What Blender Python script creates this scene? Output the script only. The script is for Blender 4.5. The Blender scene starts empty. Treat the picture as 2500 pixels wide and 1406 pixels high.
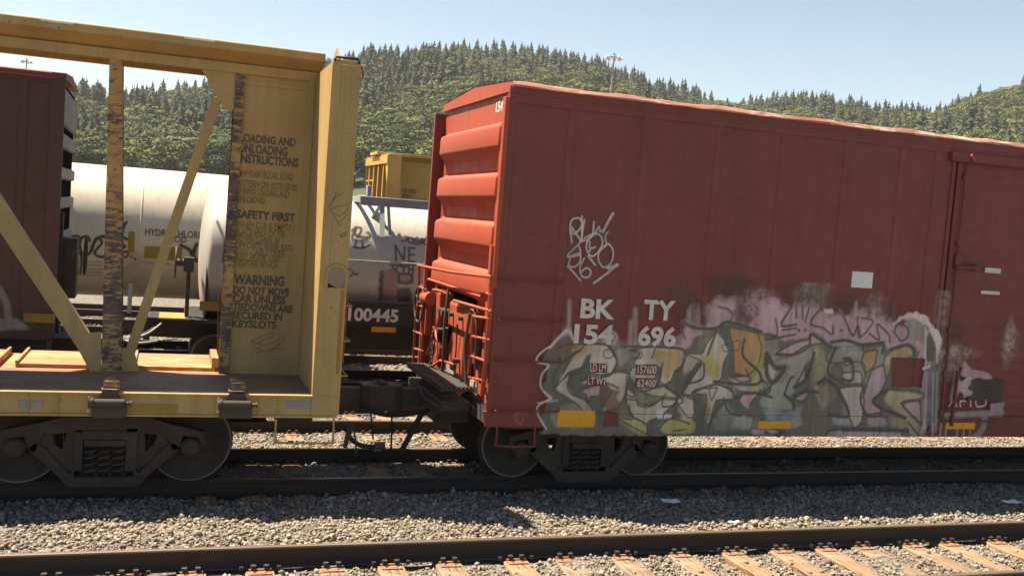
import bpy, bmesh, math, random
import numpy as np
from mathutils import Vector, Matrix

random.seed(7)
RNG = np.random.default_rng(11)
scene = bpy.context.scene
COL = scene.collection

# ------------------------------------------------------------------ camera
CR = np.array([0.94512655, -0.31800722, 0.07488132])
CU = np.array([-0.04946897, 0.08725973, 0.99495656])
CW = np.array([0.3229375, 0.94406416, -0.06673999])
CH = 3.25
FPX = 2450.0
cam_d = bpy.data.cameras.new('camera')
cam = bpy.data.objects.new('camera', cam_d)
COL.objects.link(cam)
M = Matrix(((CR[0], CU[0], -CW[0], 0), (CR[1], CU[1], -CW[1], 0), (CR[2], CU[2], -CW[2], CH), (0, 0, 0, 1)))
cam.matrix_world = M
cam_d.sensor_width = 36.0
cam_d.lens = FPX / 2500.0 * 36.0
cam_d.clip_start = 0.2
cam_d.clip_end = 6000
scene.camera = cam

# ------------------------------------------------------------------ light
SUN_DIR = Vector((0.415, -0.26, -1.0)).normalized()      # the way the light travels
sun_d = bpy.data.lights.new('sun', 'SUN')
sun_d.energy = 5.0
sun_d.angle = math.radians(0.5)
sun_d.color = (1.0, 0.86, 0.68)
sun = bpy.data.objects.new('sun', sun_d)
COL.objects.link(sun)
sun.location = (-20, 20, 40)
sun.rotation_euler = SUN_DIR.to_track_quat('-Z', 'Y').to_euler()
world = bpy.data.worlds.new('World')
scene.world = world
world.use_nodes = True
wn = world.node_tree
wn.nodes.clear()
sky = wn.nodes.new('ShaderNodeTexSky')
sky.sky_type = 'NISHITA'
sky.sun_disc = False
to_sun = -SUN_DIR
sky.sun_elevation = math.asin(to_sun.z)
sky.sun_rotation = math.atan2(to_sun.x, to_sun.y)
sky.altitude = 50
sky.air_density = 1.0
sky.dust_density = 0.25
sky.ozone_density = 1.0
bg = wn.nodes.new('ShaderNodeBackground')
bg.inputs['Strength'].default_value = 0.05
wo = wn.nodes.new('ShaderNodeOutputWorld')
tint = wn.nodes.new('ShaderNodeMix'); tint.data_type = 'RGBA'; tint.blend_type = 'MULTIPLY'; tint.inputs[0].default_value = 1.0
tint.inputs[7].default_value = (1.00, 0.98, 0.91, 1)
wn.links.new(sky.outputs[0], tint.inputs[6])
wn.links.new(tint.outputs[2], bg.inputs[0])
wn.links.new(bg.outputs[0], wo.inputs[0])
scene.view_settings.view_transform = 'Standard'
scene.view_settings.look = 'None'
scene.view_settings.gamma = 1.0
scene.view_settings.exposure = 1.75
scene.cycles.max_bounces = 6
scene.cycles.diffuse_bounces = 3
scene.cycles.transparent_max_bounces = 12

# ------------------------------------------------------------------ measuring helpers
def ray(x, y):
    return CW + CR * ((x - 1250) / FPX) - CU * ((y - 703) / FPX)
def P(x, y, Y):                       # the point on the vertical plane Y (parallel to the tracks)
    q = ray(x, y); q = q * (Y / q[1]); return Vector((q[0], Y, q[2] + CH))
def Q(x, y, X):                       # the point on the cross plane X (a car's end)
    q = ray(x, y); q = q * (X / q[0]); return Vector((X, q[1], q[2] + CH))
def G(x, y, Z):                       # the point on the level Z
    q = ray(x, y); q = q * ((Z - CH) / q[2]); return Vector((q[0], q[1], Z))

# ------------------------------------------------------------------ object helpers
def tag(o, label=None, cat=None, group=None, kind=None):
    if label: o['label'] = label
    if cat: o['category'] = cat
    if group: o['group'] = group
    if kind: o['kind'] = kind
    return o
def thing(name, label, cat, loc, group=None):
    o = bpy.data.objects.new(name, None)
    o.empty_display_size = 0.3
    COL.objects.link(o)
    o.location = loc
    return tag(o, label, cat, group)
def base_of(o):
    v = Vector((0, 0, 0))
    while o is not None:
        v = v + o.location; o = o.parent
    return v

class MB:
    """collects shapes in world coordinates and links them as one mesh object"""
    def __init__(s):
        s.v = []; s.f = []; s.m = []; s.sm = []
    def add(s, vs, fs, mi=0, smooth=False):
        b = len(s.v)
        s.v.extend([tuple(p) for p in vs])
        for f in fs:
            s.f.append([b + i for i in f]); s.m.append(mi); s.sm.append(smooth)
        return s
    def box(s, x0, x1, y0, y1, z0, z1, mi=0):
        vs = [(x0, y0, z0), (x1, y0, z0), (x1, y1, z0), (x0, y1, z0), (x0, y0, z1), (x1, y0, z1), (x1, y1, z1), (x0, y1, z1)]
        return s.add(vs, [(0, 3, 2, 1), (4, 5, 6, 7), (0, 1, 5, 4), (1, 2, 6, 5), (2, 3, 7, 6), (3, 0, 4, 7)], mi)
    def prism(s, prof, axis, a, b, mi=0, smooth=False):
        """prof: list of 2D points; axis 'x': (y,z), 'y': (x,z), 'z': (x,y)"""
        n = len(prof)
        def mk(p, t):
            return {'x': (t, p[0], p[1]), 'y': (p[0], t, p[1]), 'z': (p[0], p[1], t)}[axis]
        vs = [mk(p, a) for p in prof] + [mk(p, b) for p in prof]
        fs = [(i, (i + 1) % n, n + (i + 1) % n, n + i) for i in range(n)]
        s.add(vs, fs, mi, smooth)
        s.add([mk(p, a) for p in prof], [tuple(range(n))[::-1]], mi)
        s.add([mk(p, b) for p in prof], [tuple(range(n))], mi)
        return s
    def bar(s, p, q, w, h, up=(0, 0, 1), mi=0):
        p = Vector(p); q = Vector(q); d = (q - p).normalized(); u = Vector(up)
        sd = d.cross(u)
        if sd.length < 1e-4: sd = d.cross(Vector((0, 1, 0)))
        sd.normalize(); u = sd.cross(d).normalized()
        vs = []
        for c in (p, q):
            for a, b in ((-1, -1), (1, -1), (1, 1), (-1, 1)):
                vs.append(c + sd * (a * w / 2) + u * (b * h / 2))
        return s.add(vs, [(3, 2, 1, 0), (4, 5, 6, 7), (0, 1, 5, 4), (1, 2, 6, 5), (2, 3, 7, 6), (3, 0, 4, 7)], mi)
    def tube(s, pts, r, n=8, mi=0, closed=False):
        pts = [Vector(p) for p in pts]; k = len(pts); vs = []
        prev = None
        for i, c in enumerate(pts):
            if closed: d = (pts[(i + 1) % k] - pts[i - 1])
            else: d = pts[min(i + 1, k - 1)] - pts[max(i - 1, 0)]
            d.normalize()
            if prev is None:
                a = d.cross(Vector((0, 0, 1)))
                if a.length < 1e-3: a = d.cross(Vector((1, 0, 0)))
            else:
                a = prev - d * prev.dot(d)
            a.normalize(); prev = a; b = d.cross(a)
            for j in range(n):
                t = 2 * math.pi * j / n
                vs.append(c + a * (r * math.cos(t)) + b * (r * math.sin(t)))
        fs = []
        for i in range(k if closed else k - 1):
            for j in range(n):
                i2 = (i + 1) % k
                fs.append((i * n + j, i * n + (j + 1) % n, i2 * n + (j + 1) % n, i2 * n + j))
        s.add(vs, fs, mi, True)
        if not closed:
            s.add(vs[:n], [tuple(range(n))[::-1]], mi); s.add(vs[-n:], [tuple(range(n))], mi)
        return s
    def cyl(s, p, q, r, n=20, mi=0, r2=None):
        p = Vector(p); q = Vector(q); r2 = r if r2 is None else r2
        d = (q - p).normalized(); a = d.cross(Vector((0, 0, 1)))
        if a.length < 1e-3: a = Vector((1, 0, 0))
        a.normalize(); b = d.cross(a); A = []; B = []
        for j in range(n):
            t = 2 * math.pi * j / n; e = a * math.cos(t) + b * math.sin(t)
            A.append(p + e * r); B.append(q + e * r2)
        s.add(A + B, [(j, (j + 1) % n, n + (j + 1) % n, n + j) for j in range(n)], mi, True)
        s.add(A, [tuple(range(n))[::-1]], mi); s.add(B, [tuple(range(n))], mi)
        return s
    def lathe(s, prof, c, axis='y', n=40, mi=0):
        """prof: (distance along the axis, radius)"""
        c = Vector(c); vs = []; k = len(prof)
        for j in range(n):
            t = 2 * math.pi * j / n; cs, sn = math.cos(t), math.sin(t)
            for a, r in prof:
                if axis == 'y': vs.append(c + Vector((r * cs, a, r * sn)))
                elif axis == 'x': vs.append(c + Vector((a, r * cs, r * sn)))
                else: vs.append(c + Vector((r * cs, r * sn, a)))
        fs = []
        for j in range(n):
            j2 = (j + 1) % n
            for i in range(k - 1):
                fs.append((j * k + i, j * k + i + 1, j2 * k + i + 1, j2 * k + i))
        return s.add(vs, fs, mi, True)
    def quad3(s, pts, mi=0):
        return s.add(pts, [tuple(range(len(pts)))], mi)
    def slab(s, pts, depth, mi=0):
        """a polygon on a plane Y, thickened away from the viewer"""
        return s.prism([(p[0], p[2]) for p in pts], 'y', pts[0][1], pts[0][1] + depth, mi)
    def build(s, name, mats, parent=None, bevel=0.0, loc=None, label=None, fixn=True, autosmooth=None):
        me = bpy.data.meshes.new(name)
        b = base_of(parent) if parent is not None else Vector(loc if loc is not None else (0, 0, 0))
        me.from_pydata([(x - b.x, y - b.y, z - b.z) for x, y, z in s.v], [], s.f)
        if not isinstance(mats, (list, tuple)): mats = [mats]
        for m in mats: me.materials.append(m)
        me.polygons.foreach_set('material_index', s.m)
        me.polygons.foreach_set('use_smooth', s.sm)
        me.update()
        if fixn:
            bm = bmesh.new(); bm.from_mesh(me)
            bmesh.ops.recalc_face_normals(bm, faces=bm.faces)
            bm.to_mesh(me); bm.free()
        o = bpy.data.objects.new(name, me)
        COL.objects.link(o)
        if parent is not None: o.parent = parent
        else: o.location = b
        if bevel > 0:
            bm = bmesh.new(); bm.from_mesh(me)
            bmesh.ops.remove_doubles(bm, verts=bm.verts, dist=1e-5)
            bm.to_mesh(me); bm.free()
            md = o.modifiers.new('bevel', 'BEVEL'); md.width = bevel; md.segments = 2
            md.limit_method = 'ANGLE'; md.angle_limit = math.radians(35)
        if label: o['label'] = label
        return o

def copy_tree(o, parent=None):
    c = o.copy(); COL.objects.link(c)
    if parent is not None: c.parent = parent
    for ch in list(o.children): copy_tree(ch, c)
    return c

# ------------------------------------------------------------------ material helpers
def S(r, g, b):                        # sRGB 0-255 -> linear
    f = lambda c: (c / 255 / 12.92) if c / 255 <= 0.04045 else ((c / 255 + 0.055) / 1.055) ** 2.4
    return (f(r), f(g), f(b), 1.0)
class NT:
    def __init__(s, name):
        s.m = bpy.data.materials.new(name); s.m.use_nodes = True
        s.n = s.m.node_tree.nodes; s.l = s.m.node_tree.links
        s.b = s.n['Principled BSDF']
        s.tc = s.n.new('ShaderNodeTexCoord').outputs['Object']
    def inp(s, sock, v):
        if isinstance(v, bpy.types.NodeSocket): s.l.new(v, sock)
        else: sock.default_value = v
    def noise(s, scale, detail=4, rough=0.6, stretch=None, vec=None, dist=0.0):
        n = s.n.new('ShaderNodeTexNoise')
        n.inputs['Scale'].default_value = scale; n.inputs['Detail'].default_value = detail
        n.inputs['Roughness'].default_value = rough; n.inputs['Distortion'].default_value = dist
        v = vec if vec is not None else s.tc
        if stretch:
            mp = s.n.new('ShaderNodeMapping'); mp.inputs['Scale'].default_value = stretch
            s.l.new(v, mp.inputs['Vector']); v = mp.outputs[0]
        s.l.new(v, n.inputs['Vector'])
        return n.outputs['Fac']
    def ramp(s, fac, stops, ease=False):
        r = s.n.new('ShaderNodeValToRGB')
        if ease: r.color_ramp.interpolation = 'EASE'
        e = r.color_ramp.elements
        while len(e) < len(stops): e.new(0.5)
        for k, (p, c) in enumerate(stops):
            e[k].position = p; e[k].color = c if not isinstance(c, (int, float)) else (c, c, c, 1)
        s.inp(r.inputs['Fac'], fac)
        return r.outputs['Color']
    def mix(s, fac, a, b, mode='MIX'):
        n = s.n.new('ShaderNodeMix'); n.data_type = 'RGBA'; n.blend_type = mode
        s.inp(n.inputs[0], fac); s.inp(n.inputs[6], a); s.inp(n.inputs[7], b)
        return n.outputs[2]
    def math(s, op, a, b=0.0):
        n = s.n.new('ShaderNodeMath'); n.operation = op
        s.inp(n.inputs[0], a); s.inp(n.inputs[1], b)
        return n.outputs[0]
    def bump(s, h, strength=0.3, dist=0.01):
        n = s.n.new('ShaderNodeBump'); n.inputs['Strength'].default_value = strength; n.inputs['Distance'].default_value = dist
        s.l.new(h, n.inputs['Height']); s.l.new(n.outputs[0], s.b.inputs['Normal'])
    def fin(s, col, rough=0.6, metal=0.0, spec=0.4):
        s.inp(s.b.inputs['Base Color'], col); s.inp(s.b.inputs['Roughness'], rough)
        s.b.inputs['Metallic'].default_value = metal; s.b.inputs['Specular IOR Level'].default_value = spec
        return s.m
def dk(c, k): return (c[0] * k, c[1] * k, c[2] * k, 1)

def paint(name, c, c2=None, rough=0.55, rust=0.0, rustc=(0.07, 0.03, 0.018, 1), streak=0.35, scale=1.6, spots=0.0, bump=0.12):
    t = NT(name)
    c2 = c2 or dk(c, 0.72)
    k = t.mix(t.ramp(t.noise(scale, 5, 0.6), [(0.35, 0), (0.68, 1)]), c, c2)
    st = t.ramp(t.noise(3.0, 4, 0.65, stretch=(2.2, 2.2, 0.12)), [(0.45, 0), (0.75, streak)])
    k = t.mix(st, k, dk(c, 0.55))
    fine = t.ramp(t.noise(45, 3, 0.7), [(0.3, 0.84), (0.7, 1.1)])
    k = t.mix(1.0, k, fine, 'MULTIPLY')
    if rust > 0:
        rr = t.ramp(t.noise(5.5, 8, 0.72, dist=0.4), [(0.70 - rust * 0.25, 0), (0.74 - rust * 0.2, 1)])
        k = t.mix(rr, k, rustc)
    if spots > 0:
        sp = t.ramp(t.noise(22, 2, 0.5), [(0.78 - spots * 0.1, 0), (0.80 - spots * 0.1, 1)])
        k = t.mix(sp, k, rustc)
    t.bump(t.noise(14, 5, 0.6), bump, 0.01)
    return t.fin(k, t.ramp(t.noise(6, 4), [(0.3, rough - 0.1), (0.7, rough + 0.15)]))

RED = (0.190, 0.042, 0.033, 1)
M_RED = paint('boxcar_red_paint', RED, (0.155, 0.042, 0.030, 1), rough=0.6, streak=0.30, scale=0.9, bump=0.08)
def wavy(m):
    n = m.node_tree.nodes; l = m.node_tree.links; b = n['Principled BSDF']; old = b.inputs['Normal'].links[0].from_node
    t = n.new('ShaderNodeTexNoise'); t.inputs['Scale'].default_value = 1.3; t.inputs['Detail'].default_value = 2
    bp = n.new('ShaderNodeBump'); bp.inputs['Strength'].default_value = .5; bp.inputs['Distance'].default_value = .06
    l.new(n['Texture Coordinate'].outputs['Object'], t.inputs['Vector']); l.new(t.outputs['Fac'], bp.inputs['Height']); l.new(bp.outputs[0], old.inputs['Normal'])
wavy(M_RED)
M_REDSUN = paint('sunlit_red_paint', (0.36, 0.062, 0.026, 1), (0.31, 0.060, 0.028, 1), rough=0.6, streak=0.15, bump=0.06)  # the car's own red, lightened to carry sunlight on the end
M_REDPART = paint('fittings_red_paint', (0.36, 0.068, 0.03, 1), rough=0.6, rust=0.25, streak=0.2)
M_YEL = paint('faded_yellow_paint', (0.41, 0.275, 0.105, 1), (0.35, 0.225, 0.085, 1), rough=0.6, rust=0.20, rustc=(0.13, 0.07, 0.03, 1), streak=0.5, scale=1.3, spots=0.6)
M_YELFAR = paint('clean_yellow_paint', (0.48, 0.29, 0.07, 1), rough=0.6, rust=0.1, streak=0.3)
M_BROWN = paint('brown_boxcar_paint', (0.085, 0.044, 0.037, 1), (0.07, 0.039, 0.034, 1), rough=0.6, streak=0.4, scale=0.9)
M_BROWN2 = paint('painted_out_patch', (0.075, 0.055, 0.046, 1), rough=0.7, streak=0.4)
M_STEEL = paint('grimy_black_steel', (0.058, 0.046, 0.038, 1), (0.06, 0.045, 0.036, 1), rough=0.65, rust=0.2, rustc=(0.08, 0.045, 0.03, 1), streak=0.2, scale=3)
M_TRUCK = paint('dusty_cast_steel', (0.062, 0.046, 0.035, 1), (0.045, 0.034, 0.027, 1), rough=0.8, rust=0.15, rustc=(0.10, 0.055, 0.035, 1), streak=0.25, scale=4)
M_TREAD = paint('worn_bright_steel', (0.30, 0.26, 0.22, 1), rough=0.4, streak=0.1)
M_GREY = paint('grey_painted_steel', (0.27, 0.28, 0.28, 1), rough=0.5, streak=0.3)
M_GALV = paint('galvanized_grating', (0.34, 0.33, 0.30, 1), rough=0.5, streak=0.2)
M_WHITE = paint('off_white_tank_paint', (0.52, 0.46, 0.355, 1), (0.46, 0.405, 0.31, 1), rough=0.45, streak=0.35, scale=0.8, bump=0.05)
M_TANKG = paint('grey_white_tank_paint', (0.44, 0.41, 0.355, 1), (0.38, 0.35, 0.305, 1), rough=0.45, streak=0.4, scale=0.8, bump=0.05)
M_TANKD = paint('grey_tank_head_paint', (0.40, 0.39, 0.36, 1), (0.33, 0.31, 0.30, 1), rough=0.5, streak=0.45, scale=1.2, rust=0.1)
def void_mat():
    t = NT('shade_black'); return t.fin(t.ramp(t.noise(8, 4), [(0.3, (0.010, 0.009, 0.008, 1)), (0.7, (0.020, 0.017, 0.015, 1))]), 1.0, 0.0, 0.0)  # near-black that stands in for shade in gaps and recesses
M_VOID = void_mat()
M_DULL = paint('dull_grey_paint', (0.20, 0.185, 0.175, 1), rough=0.6, streak=0.4)
M_BLACK = paint('black_paint', (0.022, 0.021, 0.020, 1), rough=0.55, streak=0.2)
M_RUBBER = paint('black_rubber', (0.02, 0.018, 0.017, 1), rough=0.7)
M_AMBER = paint('amber_reflective_tape', (0.72, 0.34, 0.012, 1), (0.66, 0.31, 0.015, 1), rough=0.4, streak=0.12, bump=0.02)
M_AMBERD = paint('dirty_amber_tape', (0.30, 0.185, 0.02, 1), rough=0.5, streak=0.3)
M_PAPER = paint('white_paper', (0.72, 0.72, 0.70, 1), (0.62, 0.62, 0.60, 1), rough=0.7, streak=0.1)
M_LETW = paint('white_lettering_paint', (0.66, 0.60, 0.54, 1), (0.5, 0.44, 0.40, 1), rough=0.6, streak=0.2, scale=5)
M_LETB = paint('black_lettering_paint', (0.085, 0.065, 0.045, 1), (0.13, 0.095, 0.055, 1), rough=0.7, streak=0.2, scale=9)
M_LETF = paint('faded_lettering_paint', (0.17, 0.12, 0.06, 1), (0.25, 0.165, 0.065, 1), rough=0.7, streak=0.3, scale=12)
M_PATCH = paint('dark_red_stencil_patch', (0.20, 0.036, 0.03, 1), rough=0.6)
M_LAMP = paint('white_lamp_housing', (0.75, 0.73, 0.68, 1), rough=0.4)

def peel_mat():
    t = NT('peeling_yellow_post_paint')
    dark = t.mix(t.ramp(t.noise(9, 4), [(0.35, 0), (0.65, 1)]), (0.055, 0.040, 0.038, 1), (0.12, 0.085, 0.07, 1))
    yel = t.mix(t.ramp(t.noise(7, 5), [(0.35, 0), (0.7, 1)]), (0.42, 0.25, 0.08, 1), (0.33, 0.18, 0.075, 1))
    a = t.noise(3.0, 8, 0.78, stretch=(2.2, 2.2, 8.5), dist=0.35)
    b = t.noise(1.1, 2, 0.5, stretch=(0.6, 0.6, 1.2))
    f = t.ramp(t.math('ADD', t.math('MULTIPLY', a, 0.75), t.math('MULTIPLY', b, 0.35)), [(0.535, 0), (0.56, 1)])
    k = t.mix(f, yel, dark)
    t.bump(f, 0.25, 0.004)
    return t.fin(k, 0.7)
M_PEEL = peel_mat()

def deck_mat():
    t = NT('worn_yellow_deck_paint')
    yel = t.mix(t.ramp(t.noise(3, 5), [(0.35, 0), (0.7, 1)]), (0.42, 0.25, 0.085, 1), (0.40, 0.20, 0.09, 1))
    rustc = t.mix(t.ramp(t.noise(6, 5), [(0.35, 0), (0.7, 1)]), (0.30, 0.125, 0.055, 1), (0.36, 0.17, 0.08, 1))
    f = t.ramp(t.noise(1.7, 7, 0.7, stretch=(0.55, 1.6, 1), dist=0.6), [(0.44, 0), (0.50, 1)])
    k = t.mix(f, yel, rustc)
    k = t.mix(t.ramp(t.noise(7, 6, 0.7, stretch=(0.3, 2.2, 1)), [(0.56, 0), (0.66, 0.75)]), k, (0.07, 0.045, 0.032, 1))
    t.bump(t.noise(30, 4), 0.2, 0.005)
    return t.fin(k, 0.75)
M_DECK = deck_mat()
def deckdark_mat():
    t = NT('scuffed_brown_deck')
    a = t.mix(t.ramp(t.noise(4, 6, 0.7, stretch=(0.35, 2.5, 1)), [(0.35, 0), (0.7, 1)]), (0.12, 0.078, 0.055, 1), (0.22, 0.135, 0.082, 1))
    k = t.mix(t.ramp(t.noise(5, 7, 0.75, stretch=(0.25, 3, 1)), [(0.6, 0), (0.66, 0.8)]), a, (0.30, 0.20, 0.12, 1))
    t.bump(t.noise(25, 4), 0.2, 0.005)
    return t.fin(k, 0.75)
M_DECKD = deckdark_mat()

def roof_mat():
    t = NT('peeling_red_roof')
    red = t.mix(t.ramp(t.noise(2, 5), [(0.35, 0), (0.7, 1)]), (0.32, 0.11, 0.075, 1), (0.42, 0.20, 0.145, 1))
    f = t.ramp(t.noise(2.4, 7, 0.72, stretch=(0.7, 1.5, 1), dist=0.4), [(0.53, 0), (0.58, .8)])
    k = t.mix(f, red, (0.50, 0.37, 0.30, 1))
    return t.fin(k, 0.6)
M_ROOF = roof_mat()

def rail_mat():
    t = NT('rusty_rail_steel')
    k = t.mix(t.ramp(t.noise(5, 5, 0.6, stretch=(0.2, 1, 1)), [(0.35, 0), (0.7, 1)]), (0.030, 0.021, 0.016, 1), (0.044, 0.030, 0.022, 1))
    k = t.mix(t.ramp(t.noise(60, 2), [(0.4, 0), (0.7, 0.3)]), k, (0.06, 0.04, 0.03, 1))
    return t.fin(k, 0.8)
M_RAIL = rail_mat()
def railtop_mat():
    t = NT('polished_rail_head')
    k = t.mix(t.ramp(t.noise(4, 4, 0.6, stretch=(0.1, 3, 1)), [(0.35, 0), (0.7, 1)]), (0.32, 0.25, 0.19, 1), (0.22, 0.17, 0.13, 1))
    return t.fin(k, 0.42, 0.75)
M_RAILTOP = railtop_mat()
def tie_mat():
    t = NT('weathered_tie_wood')
    oi = t.n.new('ShaderNodeObjectInfo').outputs['Random']
    base = t.ramp(oi, [(0.0, (0.25, 0.165, 0.098, 1)), (0.5, (0.20, 0.138, 0.088, 1)), (1.0, (0.27, 0.158, 0.085, 1))])
    gr = t.ramp(t.noise(3.2, 6, 0.7, stretch=(16, 0.5, 6)), [(0.38, 0.35), (0.6, 1.25)])
    k = t.mix(1.0, base, gr, 'MULTIPLY')
    cr = t.ramp(t.noise(2.2, 5, 0.7, stretch=(20, 0.5, 4), dist=0.3), [(0.62, 0), (0.66, 0.9)])
    k = t.mix(cr, k, (0.045, 0.028, 0.018, 1))
    k = t.mix(t.ramp(t.noise(4, 5), [(0.5, 0), (0.72, 0.6)]), k, (0.30, 0.24, 0.17, 1))
    t.bump(t.noise(6, 5, stretch=(12, 0.6, 6)), 0.5, 0.01)
    return t.fin(k, 0.9)
M_TIE = tie_mat()
M_PLATE = paint('rust_orange_plate', (0.30, 0.15, 0.075, 1), (0.21, 0.105, 0.058, 1), rough=0.8, streak=0.1, scale=6)
M_SPIKE = paint('dark_spike_steel', (0.05, 0.036, 0.028, 1), rough=0.7)

def ground_mat():
    t = NT('gravel_ground')
    vn = t.n.new('ShaderNodeTexVoronoi'); vn.inputs['Scale'].default_value = 22
    t.l.new(t.tc, vn.inputs['Vector'])
    k = t.ramp(vn.outputs['Color'], [(0.15, (0.10, 0.085, 0.07, 1)), (0.5, (0.20, 0.175, 0.145, 1)), (0.85, (0.30, 0.27, 0.225, 1))])
    edge = t.ramp(vn.outputs['Distance'], [(0.0, 1.1), (0.75, 0.45)])
    k = t.mix(1.0, k, edge, 'MULTIPLY')
    k = t.mix(t.ramp(t.noise(0.9, 5), [(0.4, 0), (0.7, 0.35)]), k, (0.13, 0.10, 0.075, 1))
    t.bump(t.ramp(vn.outputs['Distance'], [(0.0, 1.0), (0.8, 0.0)]), 0.9, 0.03)
    return t.fin(k, 0.9)
M_GROUND = ground_mat()
def stone_mat():
    t = NT('crushed_stone')
    g = t.n.new('ShaderNodeNewGeometry')
    k = t.ramp(g.outputs['Random Per Island'], [(0.0, (0.13, 0.103, 0.075, 1)), (0.3, (0.185, 0.150, 0.112, 1)), (0.6, (0.235, 0.194, 0.146, 1)), (0.85, (0.29, 0.242, 0.182, 1)), (1.0, (0.37, 0.315, 0.24, 1))])
    k = t.mix(1.0, k, t.ramp(t.noise(30, 3), [(0.3, 0.75), (0.7, 1.15)]), 'MULTIPLY')
    return t.fin(k, 0.9)
M_STONE = stone_mat()

def leaf_mat(name, a, b, c):
    t = NT(name)
    oi = t.n.new('ShaderNodeObjectInfo').outputs['Random']
    g = t.n.new('ShaderNodeNewGeometry').outputs['Random Per Island']
    k = t.ramp(oi, [(0.0, a), (0.5, b), (1.0, c)])
    k = t.mix(1.0, k, t.ramp(g, [(0.0, 0.85), (1.0, 1.15)]), 'MULTIPLY')
    return t.fin(k, 0.8, 0.0, 0.2)
M_CON = leaf_mat('conifer_needles', (0.030, 0.044, 0.022, 1), (0.040, 0.053, 0.025, 1), (0.058, 0.066, 0.032, 1))
M_BRO = leaf_mat('broadleaf_leaves', (0.050, 0.070, 0.022, 1), (0.085, 0.108, 0.028, 1), (0.150, 0.162, 0.042, 1))
M_BARK = paint('brown_bark', (0.07, 0.05, 0.035, 1), rough=0.9)
def hill_mat():
    t = NT('forest_floor')
    k = t.mix(t.ramp(t.noise(0.03, 6), [(0.4, 0), (0.65, 1)]), (0.035, 0.045, 0.02, 1), (0.06, 0.065, 0.028, 1))
    return t.fin(k, 0.95)
M_HILL = hill_mat()

def decal_mat():
    m = bpy.data.materials.new('spray_paint'); m.use_nodes = True
    n = m.node_tree.nodes; l = m.node_tree.links
    b = n['Principled BSDF']; at = n.new('ShaderNodeAttribute'); at.attribute_name = 'paint'
    l.new(at.outputs['Color'], b.inputs['Base Color']); b.inputs['Roughness'].default_value = 0.6
    b.inputs['Specular IOR Level'].default_value = 0.3
    l.new(at.outputs['Alpha'], b.inputs['Alpha'])
    return m
M_SPRAY = decal_mat()

# ------------------------------------------------------------------ painted marks
def vnoise(h, w, sx, sy, seed):
    r = np.random.default_rng(seed)
    gh, gw = int(h / sy) + 3, int(w / sx) + 3
    g = r.random((gh, gw))
    yy = np.arange(h) / sy; xx = np.arange(w) / sx
    y0 = yy.astype(int); x0 = xx.astype(int); fy = (yy - y0)[:, None]; fx = (xx - x0)[None, :]
    fy = fy * fy * (3 - 2 * fy); fx = fx * fx * (3 - 2 * fx)
    return (g[y0][:, x0] * (1 - fy) + g[y0 + 1][:, x0] * fy) * (1 - fx) + (g[y0][:, x0 + 1] * (1 - fy) + g[y0 + 1][:, x0 + 1] * fy) * fx

def smooth(pts, k=5, closed=False, ten=1.0):
    p = np.array(pts, float); n = len(p)
    if n < 3: return p
    out = []
    rng = range(n if closed else n - 1)
    for i in rng:
        if closed: a, b, c, d = p[i - 1], p[i], p[(i + 1) % n], p[(i + 2) % n]
        else: a, b, c, d = p[max(i - 1, 0)], p[i], p[i + 1], p[min(i + 2, n - 1)]
        for t in np.arange(k) / k:
            m0 = ten * .5 * (c - a); m1 = ten * .5 * (d - b); out.append((2 * t ** 3 - 3 * t * t + 1) * b + (t ** 3 - 2 * t * t + t) * m0 + (-2 * t ** 3 + 3 * t * t) * c + (t ** 3 - t * t) * m1)
    if not closed: out.append(p[-1])
    return np.array(out)

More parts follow.
